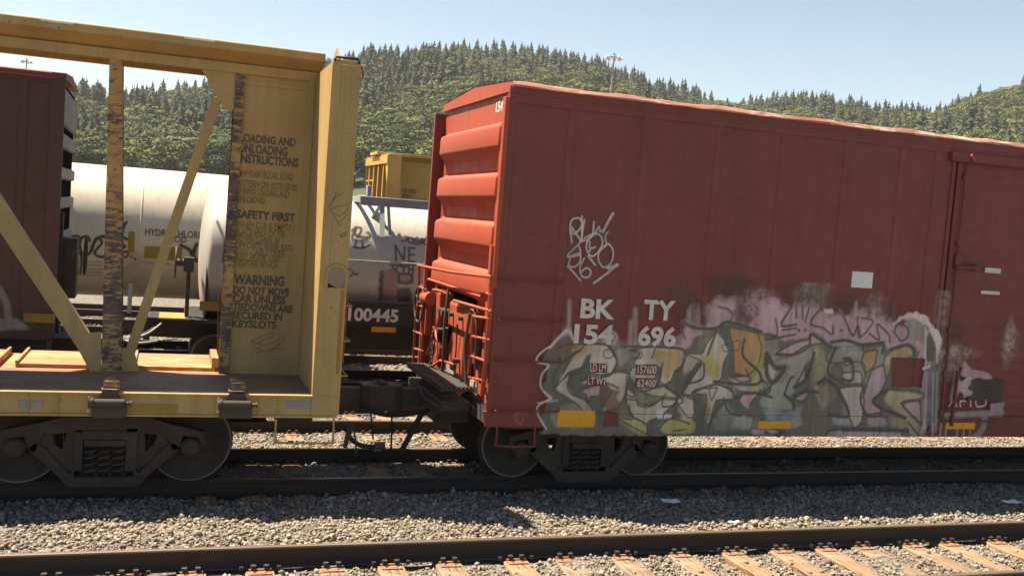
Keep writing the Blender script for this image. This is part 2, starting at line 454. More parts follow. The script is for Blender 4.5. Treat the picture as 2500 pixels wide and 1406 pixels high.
class Canvas:
    """paint sprayed on a wall: shapes in the wall's own metres, baked to a fine coloured mesh"""
    def __init__(s, conv, x0, x1, z0, z1, res=0.01, seed=1):
        s.conv = conv; s.x0 = x0; s.z0 = z0; s.res = res
        s.w = int((x1 - x0) / res) + 1; s.h = int((z1 - z0) / res) + 1
        s.rgb = np.zeros((s.h, s.w, 3)); s.a = np.zeros((s.h, s.w))
        s.X = x0 + np.arange(s.w) * res; s.Z = z0 + np.arange(s.h) * res
        s.n1 = vnoise(s.h, s.w, 6, 6, seed); s.n2 = vnoise(s.h, s.w, 2, 2, seed + 1); s.n3 = vnoise(s.h, s.w, 4, 60, seed + 2); s.n4 = vnoise(s.h, s.w, 25, 25, seed + 3)
    def pts(s, p): return np.array([s.conv(*q) for q in p])
    def over(s, sl, col, al):
        al = np.clip(al, 0, 1); c = np.array(col[:3])
        a0 = s.a[sl]; an = al + a0 * (1 - al)
        w = np.where(an > 1e-6, al / np.maximum(an, 1e-6), 0)[..., None]
        var = (0.80 + 0.28 * s.n4[sl] + 0.34 * (s.n3[sl] - 0.5) + 0.14 * (s.n2[sl] - 0.5))[..., None]
        s.rgb[sl] = s.rgb[sl] * (1 - w) + c * var * w
        s.a[sl] = an
    def _box(s, p, m):
        i0 = max(int((p[:, 0].min() - m - s.x0) / s.res), 0); i1 = min(int((p[:, 0].max() + m - s.x0) / s.res) + 2, s.w)
        j0 = max(int((p[:, 1].min() - m - s.z0) / s.res), 0); j1 = min(int((p[:, 1].max() + m - s.z0) / s.res) + 2, s.h)
        return slice(j0, j1), slice(i0, i1)
    def _dist(s, p, sl, closed):
        X = s.X[sl[1]][None, :]; Z = s.Z[sl[0]][:, None]
        d = np.full((Z.shape[0], X.shape[1]), 1e9); ins = np.zeros(d.shape, bool)
        n = len(p)
        for i in range(n if closed else n - 1):
            a = p[i]; b = p[(i + 1) % n]; e = b - a; L = max(e @ e, 1e-12)
            t = np.clip(((X - a[0]) * e[0] + (Z - a[1]) * e[1]) / L, 0, 1)
            d = np.minimum(d, np.hypot(X - a[0] - t * e[0], Z - a[1] - t * e[1]))
            if closed and a[1] != b[1]:
                c = ((a[1] > Z) != (b[1] > Z)) & (X < (b[0] - a[0]) * (Z - a[1]) / (b[1] - a[1]) + a[0])
                ins ^= c
        return d, ins
    def poly(s, pts, col, alpha=1.0, soft=0.015, rough=0.012, curve=True):
        p = s.pts(pts)
        if curve: p = smooth(p, 4, True, .4)
        sl = s._box(p, soft * 2 + rough)
        if sl[0].start >= sl[0].stop or sl[1].start >= sl[1].stop: return
        d, ins = s._dist(p, sl, True)
        sd = np.where(ins, d, -d) + (s.n1[sl] - 0.5) * rough * 2
        s.over(sl, col, alpha * np.clip(sd / soft + 0.5, 0, 1))
    def line(s, pts, w, col, alpha=0.95, soft=0.012, curve=True):
        p = s.pts(pts)
        if curve: p = smooth(p, 5)
        sl = s._box(p, w + soft * 2)
        if sl[0].start >= sl[0].stop or sl[1].start >= sl[1].stop: return
        d, _ = s._dist(p, sl, False)
        s.over(sl, col, alpha * np.clip((w / 2 - d) / soft + 0.5, 0, 1))
    def mist(s, pt, rx, rz, col, alpha=0.6, speck=0.6):
        c = s.conv(*pt); p = np.array([[c[0] - rx, c[1] - rz], [c[0] + rx, c[1] + rz]])
        sl = s._box(p, 0)
        if sl[0].start >= sl[0].stop or sl[1].start >= sl[1].stop: return
        X = s.X[sl[1]][None, :]; Z = s.Z[sl[0]][:, None]
        g = np.clip(1 - ((X - c[0]) / rx) ** 2 - ((Z - c[1]) / rz) ** 2, 0, 1)
        s.over(sl, col, alpha * g * (1 - speck + speck * np.clip((s.n2[sl] * 0.6 + s.n1[sl] * 0.6 - 0.25) * 1.6, 0, 1)))
    def erase(s, pts, curve=False):
        p = s.pts(pts); sl = s._box(p, 0.03); d, ins = s._dist(p, sl, True)
        sd = np.where(ins, d, -d) + (s.n1[sl] - 0.5) * 0.02
        s.a[sl] *= 1 - np.clip(sd / 0.01 + 0.5, 0, 1)
    def build(s, name, parent, yfun, label=None):
        keep = s.a > 0.03
        cell = keep[:-1, :-1] | keep[1:, :-1] | keep[:-1, 1:] | keep[1:, 1:]
        jj, ii = np.nonzero(cell)
        used = np.zeros(s.a.shape, bool)
        for dj in (0, 1):
            for di in (0, 1): used[jj + dj, ii + di] = True
        idx = -np.ones(s.a.shape, int); vj, vi = np.nonzero(used); idx[vj, vi] = np.arange(len(vj))
        b = base_of(parent)
        X = s.X[vi]; Z = s.Z[vj]
        co = np.stack([X - b.x, yfun(X, Z) - b.y, Z - b.z], 1).astype(np.float32)
        q = np.stack([idx[jj, ii], idx[jj, ii + 1], idx[jj + 1, ii + 1], idx[jj + 1, ii]], 1).astype(np.int32)
        me = bpy.data.meshes.new(name)
        me.vertices.add(len(co)); me.vertices.foreach_set('co', co.ravel())
        me.loops.add(q.size); me.loops.foreach_set('vertex_index', q.ravel())
        me.polygons.add(len(q)); me.polygons.foreach_set('loop_start', np.arange(len(q), dtype=np.int32) * 4)
        me.update(calc_edges=True)
        at = me.attributes.new('paint', 'FLOAT_COLOR', 'POINT')
        at.data.foreach_set('color', np.concatenate([s.rgb[vj, vi], s.a[vj, vi][:, None]], 1).astype(np.float32).ravel())
        me.materials.append(M_SPRAY); me.validate()
        o = bpy.data.objects.new(name, me); COL.objects.link(o); o.parent = parent
        if label: o['label'] = label
        return o

_dg = None
def text_tris(s, offset=0.0):
    cu = bpy.data.curves.new('lettering', 'FONT'); cu.body = s; cu.size = 1.0; cu.offset = offset; cu.resolution_u = 3
    cu.fill_mode = 'FRONT'
    o = bpy.data.objects.new('lettering', cu); COL.objects.link(o)
    bpy.context.view_layer.update()
    dg = bpy.context.evaluated_depsgraph_get()
    me = bpy.data.meshes.new_from_object(o.evaluated_get(dg))
    vs = [(v.co.x, v.co.y) for v in me.vertices]; fs = [tuple(p.vertices) for p in me.polygons]
    bpy.data.objects.remove(o); bpy.data.curves.remove(cu); bpy.data.meshes.remove(me)
    return np.array(vs), fs
def letters(mb, s, a, b, c, plane, off=0.012, mi=0, chips=0.0):
    """text whose baseline runs from a to b and whose capitals reach up to c, each given on the picture's wall"""
    vs, fs = text_tris(s, off)
    x0, x1 = vs[:, 0].min(), vs[:, 0].max(); z0, z1 = 0.0, vs[:, 1].max()
    A = plane(*a); B = plane(*b); C = plane(*c)
    h = C.z - A.z
    out = []
    for x, y in vs:
        t = (x - x0) / (x1 - x0)
        out.append(Vector((A.x + (B.x - A.x) * t, A.y, A.z + (B.z - A.z) * 0 + h * (y / z1))))
    fs = [f for f in fs if random.random() > chips]
    mb.add(out, fs, mi)
    return mb

# ------------------------------------------------------------------ the ground
TA, TB, TC, TD, TE, TF, TG = 12.68, 8.36, 16.45, 20.0, 23.57, 27.3, 31.0     # track centre lines
ZB, ZC = 0.15, -0.10                                                     # rail tops (A = 0)
GY = [-40, 2.0, 6.6, 7.2, 9.3, 9.75, 10.2, 10.8, 11.6, 13.9, 14.8, 15.4, 33, 60, 200, 2600]
GZ = [-0.6, -0.35, -0.10, -0.085, -0.080, -0.01, -0.06, -0.13, -0.205, -0.205, -0.28, -0.305, -0.31, -0.6, -1.0, -1.0]
def gz(y): return np.interp(y, GY, GZ)
def gbump(x, y):
    return 0.018 * np.sin(x * 2.1 + y * 1.3) + 0.014 * np.sin(x * 5.3 - y * 3.7 + 1) + 0.012 * np.sin(x * 0.9 - y * 4.4)
def make_ground():
    xs = np.unique(np.concatenate([np.linspace(-1800, -40, 12), np.linspace(-40, -6, 18), np.arange(-6, 18, 0.12), np.linspace(18, 60, 22), np.linspace(60, 2400, 14)]))
    ys = np.unique(np.concatenate([[-40, -10, 2, 5], np.arange(6.4, 17.6, 0.1), np.arange(17.6, 34, 0.4), [40, 50, 60, 100, 200, 500, 1200, 2600]]))
    XX, YY = np.meshgrid(xs, ys)
    ZZ = gz(YY) + np.where((YY > 6) & (YY < 34) & (np.abs(XX) < 30), gbump(XX, YY), 0)
    nx = len(xs)
    me = bpy.data.meshes.new('ground')
    vs = np.stack([XX, YY, ZZ], -1).reshape(-1, 3)
    j, i = np.meshgrid(np.arange(len(ys) - 1), np.arange(nx - 1), indexing='ij')
    q = np.stack([j * nx + i, j * nx + i + 1, (j + 1) * nx + i + 1, (j + 1) * nx + i], -1).reshape(-1, 4)
    me.from_pydata(vs.tolist(), [], q.tolist())
    me.polygons.foreach_set('use_smooth', [True] * len(q))
    me.materials.append(M_GROUND)
    o = bpy.data.objects.new('ground', me); COL.objects.link(o)
    tag(o, kind='structure')
make_ground()

# rails
RAILP = [(-.075, 0), (.075, 0), (.075, .011), (.03, .024), (.0085, .04), (.0085, .135), (.016, .146), (.036, .150), (.037, .172), (.030, .184), (.012, .1865), (-.012, .1865), (-.030, .184), (-.037, .172), (-.036, .150), (-.016, .146), (-.0085, .135), (-.0085, .04), (-.03, .024), (-.075, .011)]
def rail(yc, ztop, x0, x1, label, anchors=()):
    mb = MB()
    prof = [(yc + a, ztop - .1865 + b) for a, b in RAILP]
    mb.prism(prof, 'x', x0, x1)
    for k, f in enumerate(mb.f):                       # the worn running surface on top
        if len(f) == 4:
            if min(mb.v[i][2] for i in f) > ztop - .0035: mb.m[k] = 1
    r = mb.build('rail', [M_RAIL, M_RAILTOP], loc=((x0 + x1) / 2, yc, ztop - .1865), fixn=True)
    tag(r, label, 'rail', 'steel rails of the yard')
    if anchors:
        for x in anchors:
            a = MB(); a.box(x - .018, x + .018, yc - .092, yc - .052, ztop - .195, ztop - .158)
            a.build('rail_anchor', M_SPIKE, r, bevel=.004)
    return r

TIE_PX = [145, 318, 465, 622, 787, 925, 1057, 1215, 1327, 1460, 1595, 1720, 1830, 1935, 2025, 2140, 2225, 2335, 2420]
btx = [G(px, 1358 - px * 0.0345, -.03).x for px in TIE_PX]
btx = [btx[0] - 1.2, btx[0] - .6] + btx + [btx[-1] + .58 * k for k in range(1, 4)]
banch = [x + d for i, x in enumerate(btx) if i % 2 == 1 for d in (-.16, .17)]
rail(TB + .745, ZB, -14, 34, 'nearest dark rusty rail with a shiny top running across the whole foreground', banch)
rail(TB - .745, ZB, -14, 34, 'rail just entering the bottom right corner below the brown ties')
rail(TA - .745, 0, -22, 40, 'rail in deep shadow right under the near wheels of the yellow flatcar and red boxcar')
rail(TA + .745, 0, -22, 40, 'rail under the far wheels of the yellow flatcar, in front of the bright gravel')
rail(TC - .745, ZC, -22, 40, 'rail behind the bright gravel, seen low through the gap between the two cars', [4.0, 5.1, 6.1])
rail(TC + .745, ZC, -22, 40, 'farther rail of the empty track right behind the red boxcar')
rail(TD - .745, ZC, -22, 40, 'near rail under the white tank car numbered 100445')
rail(TD + .745, ZC, -22, 40, 'far rail under the white tank car numbered 100445')
rail(TE - .745, ZC, -30, 40, 'near rail under the large white acid tank car')
rail(TE + .745, ZC, -30, 40, 'far rail under the large white acid tank car')
rail(TF - .745, ZC, -40, 40, 'thin bright rail seen low beneath the acid tank car, nearer of its track')
rail(TF + .745, ZC, -40, 40, 'thin bright rail seen low beneath the acid tank car, farther of its track')
rail(TG - .745, ZC, -40, 40, 'near rail of the track farthest back in the yard')
rail(TG + .745, ZC, -40, 40, 'far rail of the track farthest back in the yard')

def make_tie(name, yc, zrail, spikes=True):
    root = thing('railroad_tie', 'x', 'tie', (0, yc, zrail - .43))
    t = MB(); n = 14
    z1 = zrail - .205
    # slightly uneven hewn top
    for i in range(1):
        prof = [(-.128, zrail - .42), (.128, zrail - .42), (.128, z1 - .008), (.119, z1), (-.117, z1 + .003), (-.128, z1 - .01)]
        t.prism(prof, 'y', yc - 1.3, yc + 1.3)
    t.build('tie_beam', M_TIE, root, bevel=.006)
    for s in (-1, 1):
        p = MB(); y = yc + s * .745
        p.box(-.098, .098, y - .19, y + .19, z1 + .003, z1 + .013)
        p.box(-.098, .098, y - .105, y - .083, z1 + .013, z1 + .026); p.box(-.098, .098, y + .083, y + .105, z1 + .013, z1 + .026)
        for hx, hy in ((-.05, -.15), (.05, -.15), (.02, .15)):
            p.box(hx - .012, hx + .012, y + hy - .012, y + hy + .012, z1 + .0132, z1 + .0142, 1)
        pl = p.build('tie_plate', [M_PLATE, M_SPIKE], root)
        for hx, hy in ((-.06, -.098), (.055, -.098), (-.055, .098), (.06, .098)) if spikes else ():
            k = MB()
            k.box(hx - .011, hx + .011, y + hy - .011, y + hy + .011, z1 + .01, z1 + .045)
            k.cyl((hx, y + hy * .95, z1 + .042), (hx, y + hy * .95, z1 + .062), .026, 8)
            k.build('rail_spike', M_SPIKE, pl)
    return root
def lay(proto, xs, label, group, dz=0.0):
    for i, x in enumerate(xs):
        o = proto if i == 0 else copy_tree(proto)
        o.location = (x, proto.location.y, proto.location.z)
        o.rotation_euler = (0, 0, random.uniform(-.02, .02))
        o['label'] = label; o['group'] = group
lay(make_tie('tie', TB, ZB), btx, 'sunlit orange brown wooden tie with rusty plate under the nearest rail', 'ties of the nearest track')
lay(make_tie('tie', TA, 0), list(np.arange(-3.4, 14, .56)), 'wooden tie in the shade beneath the yellow flatcar and red boxcar', 'ties under the two near cars')
lay(make_tie('tie', TC, ZC), list(np.arange(-3.2, 20, .57)), 'wooden tie of the empty track behind the near cars, with orange plate', 'ties of the empty second track')
lay(make_tie('tie', TD, ZC, False), list(np.arange(-3, 10, .58)), 'wooden tie beneath the white tank car numbered 100445', 'ties under the smaller tank car')
lay(make_tie('tie', TE, ZC, False), list(np.arange(-4, 9, .58)), 'wooden tie beneath the large white acid tank car', 'ties under the acid tank car')

# crushed stone, scattered as thousands of small faceted stones (one countless mass)
def stones(name, zones):
    ico = []
    for k in range(10):
        bm = bmesh.new(); bmesh.ops.create_icosphere(bm, subdivisions=1, radius=.5)
        sc = RNG.uniform(.5, 1.3, 3)
        v = np.array([p.co[:] for p in bm.verts]) * sc * (1 + RNG.uniform(-.32, .30, (len(bm.verts), 1)))
        f = np.array([[p.index for p in q.verts] for q in bm.faces]); bm.free()
        ico.append((v, f))
    nv = len(ico[0][0]); nf = len(ico[0][1])
    pos = []; siz = []
    for x0, x1, y0, y1, dens, smin, smax, skip in zones:
        n = int((x1 - x0) * (y1 - y0) * dens)
        p = np.stack([RNG.uniform(x0, x1, n), RNG.uniform(y0, y1, n)], 1)
        s = RNG.uniform(smin, smax, n) * np.where(RNG.random(n) < .07, 1.45, 1) * np.where(RNG.random(n) < .3, .6, 1)
        if skip is not None:
            xs, yc, hw, top = skip
            d = np.abs(p[:, 0:1] - np.array(xs)[None, :]).min(1)
            on = (d < .14) & (np.abs(p[:, 1] - yc) < 1.32)
            keep = ~on | (RNG.random(n) < .035)
            for ry in (yc - .745, yc + .745): keep &= np.abs(p[:, 1] - ry) > .095
            p = p[keep]; s = s[keep]; on = on[keep]
            z = gz(p[:, 1]) + gbump(p[:, 0], p[:, 1]) + RNG.uniform(-.3, .55, len(p)) * s
            z = np.where(on, top + s * .2, z)
        else:
            z = gz(p[:, 1]) + gbump(p[:, 0], p[:, 1]) + RNG.uniform(-.3, .55, n) * s
        pos.append(np.column_stack([p, z])); siz.append(s)
    pos = np.concatenate(pos); siz = np.concatenate(siz); n = len(pos)
    V = np.empty((n, nv, 3), np.float32); F = np.empty((n, nf, 3), np.int32)
    kind = RNG.integers(0, 10, n)
    a = RNG.uniform(0, 6.283, n); b = RNG.uniform(-.7, .7, n)
    ca, sa, cb, sb = np.cos(a), np.sin(a), np.cos(b), np.sin(b)
    R = np.zeros((n, 3, 3)); R[:, 0, 0] = ca; R[:, 0, 1] = -sa * cb; R[:, 0, 2] = sa * sb; R[:, 1, 0] = sa; R[:, 1, 1] = ca * cb; R[:, 1, 2] = -ca * sb; R[:, 2, 1] = sb; R[:, 2, 2] = cb
    for k in range(10):
        m = kind == k
        V[m] = np.einsum('nij,vj->nvi', R[m] * siz[m][:, None, None], ico[k][0]) + pos[m][:, None, :]
        F[m] = ico[k][1][None] + (np.nonzero(m)[0] * nv)[:, None, None]
    me = bpy.data.meshes.new(name)
    me.vertices.add(n * nv); me.vertices.foreach_set('co', V.ravel())
    me.loops.add(n * nf * 3); me.loops.foreach_set('vertex_index', F.ravel())
    me.polygons.add(n * nf); me.polygons.foreach_set('loop_start', np.arange(n * nf, dtype=np.int32) * 3)
    me.update(calc_edges=True); me.materials.append(M_STONE)
    o = bpy.data.objects.new(name, me); COL.objects.link(o)
    tag(o, 'grey brown crushed stone ballast covering the ground between the rails', 'gravel', None, 'stuff')
stones('gravel', [
    (-2.6, 13.5, 9.45, 11.85, 760, .026, .056, None),
    (0.5, 13.0, 6.9, 9.7, 760, .026, .050, (btx, TB, .1, ZB - .205)),
    (-3.0, 13.5, 11.85, 13.6, 420, .028, .056, (list(np.arange(-3.4, 14, .56)), TA, .1, -.205)),
    (-1.0, 17.0, 13.5, 17.6, 480, .030, .060, (list(np.arange(-3.2, 20, .57)), TC, .1, ZC - .205)),
    (-3.0, 8.5, 17.6, 32.0, 60, .05, .085, None),
])

# ------------------------------------------------------------------ running gear shared by the cars
_gear = {}
def gear(root, xc, yc, zr, wr, mats=(None, None), far=True, name_key='g'):
    """two side frames, four wheels, two axles as parts of the car; springs and bearings as sub-parts"""
    mF, mW = mats[0] or M_TRUCK, mats[1] or M_TRUCK
    hb = .89
    for s in ((-1, 1) if far else (-1,)):
        y = yc + s * 1.0
        f = MB()
        y0, y1 = y - .075, y + .075
        zA = zr + wr
        def pr(pts, a=y0, b=y1): f.prism([(xc + px, zr + pz) for px, pz in pts], 'y', a, b)
        top = wr + .30
        # top compression member, end pedestals, sloping tension members, bottom seat
        pr([(-.62, top - .04), (-.45, top + .02), (.45, top + .02), (.62, top - .04), (.62, top - .16), (.40, top - .12), (-.40, top - .12), (-.62, top - .16)])
        for m in (-1, 1):
            pr([(m * .62, top - .04), (m * .80, top - .07), (m * 1.03, wr + .17), (m * 1.06, wr + .02), (m * 1.00, wr + .0), (m * .97, wr + .10), (m * .80, wr + .13), (m * .78, wr - .02), (m * .70, wr - .04), (m * .62, top - .16)])
            pr([(m * .78, wr - .02), (m * .70, wr + .06), (m * .58, wr - .02), (m * .36, .17), (m * .30, .20), (m * .30, .10), (m * .40, .07), (m * .58, wr - .20)])
            pr([(m * .225, .2), (m * .315, .2), (m * .315, top - .10), (m * .225, top - .10)])
        for m in (-1, 1):                                # cast web with one small window
            oq = [(.30, top - .11), (.63, top - .15), (.66, wr - .03), (.30, .15)]
            wq = [(.40, wr + .15), (.53, wr + .13), (.50, wr + .02), (.42, wr - .05)]
            for i in range(4):
                k = (i + 1) % 4
                pr([(m * oq[i][0], oq[i][1]), (m * oq[k][0], oq[k][1]), (m * wq[k][0], wq[k][1]), (m * wq[i][0], wq[i][1])], y0 + .025, y1 - .02)
        pr([(-.24, .12), (.24, .12), (.24, wr + .04), (-.24, wr + .04)], y1 - .02 if s < 0 else y0, y1 if s < 0 else y0 + .02)
        pr([(-.42, .08), (-.34, .015), (.34, .015), (.42, .08), (.42, .12), (.30, .13), (-.30, .13), (-.42, .12)], y0 - .03, y1 + .03)
        pr([(-.225, wr + .10), (.225, wr + .10), (.225, top - .13), (-.225, top - .13)], y0 - .02, y1)       # bolster end
        pr([(-.20, wr + .03), (.20, wr + .03), (.20, wr + .075), (-.20, wr + .075)], y0 - .035, y1)
        sf = f.build('side_frame', mF, root, bevel=.012)
        for k in range(3):
            c = MB(); xs = xc - .145 + .145 * k
            pts = []
            turns = 4.5; N = 64
            for i in range(N + 1):
                t = i / N * turns * 2 * math.pi
                pts.append((xs + .060 * math.cos(t), y - .03 + .060 * math.sin(t), zr + .145 + (wr + .03 - .16) * i / N))
            c.tube(pts, .0145, 6)
            c.build('coil_spring', mF, sf)
        for m in (-1, 1):
            b = MB(); ye = y - s * 0 + s * .10
            b.lathe([(0, .0), (0, .105), (.03 * s, .11), (.10 * s, .105), (.13 * s, .09), (.14 * s, .05), (.15 * s, .0)], (xc + m * hb, y + s * .02, zA), 'y', 24)
            for q in range(3):
                t = q * 2.094 + .5
                b.cyl((xc + m * hb + .055 * math.cos(t), y + s * .15, zA + .055 * math.sin(t)), (xc + m * hb + .055 * math.cos(t), y + s * .178, zA + .055 * math.sin(t)), .016, 6)
            b.build('bearing_cap', mF, sf)
    for m in (-1, 1):
        x = xc + m * hb
        for s in (-1, 1):
            w = MB(); yo = yc + s * .795                     # outer rim face
            prof = [(0, wr - .005), (0, wr - .048), (-.015 * s, wr - .06), (-.055 * s, wr * .55), (-.06 * s, .16), (.03 * s, .125), (.035 * s, .0)]
            w.lathe(prof, (x, yo, zr + wr), 'y', 56)
            back = [(0, wr - .005), (-.09 * s, wr + .002), (-.105 * s, wr + .024), (-.125 * s, wr + .024), (-.14 * s, wr - .01), (-.14 * s, wr - .05), (-.10 * s, wr * .55), (-.14 * s, .15), (-.16 * s, .0)]
            w.lathe(back, (x, yo, zr + wr), 'y', 56)
            rim = MB(); rim.lathe([(.0015 * s, wr - .001), (.0035 * s, wr - .0045), (.0035 * s, wr - .011), (.0005 * s, wr - .0125)], (x, yo, zr + wr), 'y', 56)
            wo = w.build('wheel', mW, root)
            rim.build('worn_rim', M_TREAD, wo)
        a = MB(); a.cyl((x, yc - .75, zr + wr), (x, yc + .75, zr + wr), .075, 16)
        a.build('axle', mF, root)
    b = MB(); b.box(xc - .17, xc + .17, yc - .9, yc + .9, zr + wr + .0, zr + wr + .17)
    b.box(xc - .2, xc + .2, yc - .25, yc + .25, zr + wr + .17, zr + wr + .33)
    b.build('bolster', mF, root, bevel=.01)

def knuckle(root, x, d, yc, zr, m=None, ln=.75):
    """coupler reaching from x in direction d"""
    m = m or M_STEEL; z = zr + .87
    c = MB()
    c.box(min(x, x + d * ln), max(x, x + d * ln), yc - .09, yc + .09, z - .11, z + .11)
    e = x + d * ln
    c.prism([(e - d * .02, yc - .13), (e + d * .10, yc - .2), (e + d * .30, yc - .17), (e + d * .33, yc - .08), (e + d * .16, yc - .04), (e + d * .15, yc + .06), (e + d * .30, yc + .12), (e + d * .26, yc + .21), (e - d * .02, yc + .15)], 'z', z - .16, z + .16)
    c.box(min(x, x + d * .12), max(x, x + d * .12), yc - .24, yc + .24, z - .24, z + .22)
    c.build('coupler', m, root, bevel=.015)

def hose(root, pts, r=.022, m=None, name='air_hose'):
    h = MB(); p = smooth([tuple(q) for q in pts], 6)
    h.tube([Vector(q) for q in p], r, 8)
    return h.build(name, m or M_RUBBER, root)

# ------------------------------------------------------------------ yellow centre-beam flatcar
YN = 12.42           # near face of the centre truss
YS = 11.10           # near side of both near cars
flat = thing('centerbeam_flatcar', 'faded yellow flatcar with a peeling steel truss along its middle and a lettered end bulkhead', 'flatcar', (-6.0, TA, 0))
XL, XB0, XB1 = -11.0, 1.555, 1.865
ZD = 1.155
d = MB()
d.box(XL, XB1 - .01, YS + .055, YN + .06, ZD - .045, ZD)
d.build('near_deck', M_DECKD, flat)
d = MB()
d.box(XL, XB1 - .01, YN + .063, 13.62, ZD - .045, ZD + .002)
fdk = d.build('far_deck', M_DECK, flat)
for a, b in ((-1.62, -.78), (-.36, .575), (-4.3, -3.5), (-3.1, -1.8), (-6.8, -5.9), (-5.6, -4.5)):
    t = MB(); t.box(a, b, 12.56, 13.60, ZD + .004, ZD + .05)
    t.box(a - .002, a + .03, 12.55, 13.61, ZD + .05, ZD + .085); t.box(b - .03, b + .002, 12.55, 13.61, ZD + .05, ZD + .085)
    t.build('deck_tray', M_DECK, fdk, bevel=.006)
# side sill: a channel under the deck edge with its own flanges and stiffeners
s_ = MB()
s_.box(XL, XB1, YS + .012, YS + .03, .93, ZD - .02)
s_.box(XL, XB1, YS - .012, YS + .13, ZD - .02, ZD + .004)
s_.box(XL, XB1 - .03, YS - .006, YS + .13, .905, .93)
for x in (-1.30, -1.02, .99, 1.2):
    s_.box(x - .008, x + .008, YS - .004, YS + .012, .93, ZD - .021)
sill = s_.build('side_sill', M_YEL, flat, bevel=.005)
b = MB(); b.box(XL, XB1, 13.6, 14.2, .93, .96); b.box(XL, XB1, 14.2, 14.24, .905, .99); b.build('far_side_sill', M_BLACK, flat)  # includes a floor strip added to stop sun past the deck, black to read dark
b = MB(); b.box(XL, 1.3, 12.45, 12.9, .62, 1.10); b.box(XL, 1.2, 12.2, 13.15, .60, .62); b.build('center_sill', M_STEEL, flat)
def rect_on(px0, py0, px1, py1, Y, mi, name, par, depth=.004):
    a = P(px0, py0, Y); c = P(px1, py1, Y)
    m = MB(); m.box(a.x, c.x, Y - depth, Y, c.z, a.z); return m.build(name, mi, par)
rect_on(310, 985, 434, 1008, YS + .0115, M_AMBERD, 'reflector', sill)
rect_on(45, 977, 104, 997, YS + .0115, M_GREY, 'grey_plate', sill)
rect_on(697, 977, 812, 996, YS + .0115, M_GREY, 'grey_plate', sill)
# top chord
c = MB()
c.prism([(12.15, 4.955), (12.15, 5.045), (12.19, 5.06), (13.31, 5.06), (13.35, 5.045), (13.35, 4.955), (13.05, 4.85), (12.45, 4.85)], 'x', XL, XB0 + .06)
c.prism([(YN - .008, 4.735), (YN - .008, 4.849), (13.08, 4.849), (13.08, 4.735), (13.04, 4.735), (13.04, 4.80), (YN + .04, 4.80), (YN + .04, 4.735)], 'x', XL, XB0 + .04)
chord = c.build('top_chord', M_YEL, flat, bevel=.006)
for x0 in (-1.46, .02):
    m = MB(); m.box(x0, x0 + .33, 12.143, 12.1495, 5.02, 5.036); m.build('worn_strip', M_LAMP, chord)
# posts
def post(x_top, x_bot, w_top, w_bot, name='truss_post', mat=None):
    m = MB()
    for (y0, y1, k) in ((YN, YN + .022, 1.0), (YN + .30, YN + .322, 1.0)):
        vs = []
        m.prism([(x_bot - w_bot / 2 * k, ZD + .003), (x_bot + w_bot / 2 * k, ZD + .003), (x_top + w_top / 2 * k, 4.80), (x_top - w_top / 2 * k, 4.80)], 'y', y0, y1)
    m.prism([(x_bot - .012, ZD + .003), (x_bot + .012, ZD + .003), (x_top + .012, 4.80), (x_top - .012, 4.80)], 'y', YN + .022, YN + .30)
    return m.build(name, mat or M_PEEL, flat, bevel=.004)
p1 = post(-.70, -.585, .13, .215)
m = MB(); m.box(-.733, -.722, YN - .003, YN - .0005, 3.31, 3.41); m.build('keyslot', M_PAPER, p1)
post(.672, .668, .095, .105)
post(-3.35, -3.3, .13, .215); post(-6.0, -6.0, .13, .215); post(-8.7, -8.7, .13, .215)
# diagonals and gussets
def plate(pxs, Y, depth, name, mat, par):
    m = MB(); m.slab([P(x, y, Y) for x, y in pxs], depth); return m.build(name, mat, par, bevel=.004)
plate([(-300, 118), (-240, 110), (217, 815), (238, 905), (222, 905), (188, 848)], YN + .03, .16, 'truss_diagonal', M_YEL, flat)
plate([(519, 236), (541, 249), (322, 884), (296, 884)], YN + .03, .16, 'truss_diagonal', M_YEL, flat)
plate([(487, 161), (583, 172), (583, 268), (553, 270), (540, 252)], YN + .018, .02, 'gusset', M_YEL, flat)
plate([(198, 816), (246, 811), (246, 907), (221, 907), (190, 850)], YN + .012, .03, 'gusset', M_YEL, flat)
plate([(297, 850), (325, 850), (340, 907), (297, 907)], YN + .012, .03, 'gusset', M_YEL, flat)
for x in (-3.3, -6.0):
    m = MB(); m.bar((x, YN + .1, ZD + .1), (x - 2.6, YN + .1, 4.8), .17, .16); m.build('truss_diagonal', M_YEL, flat)
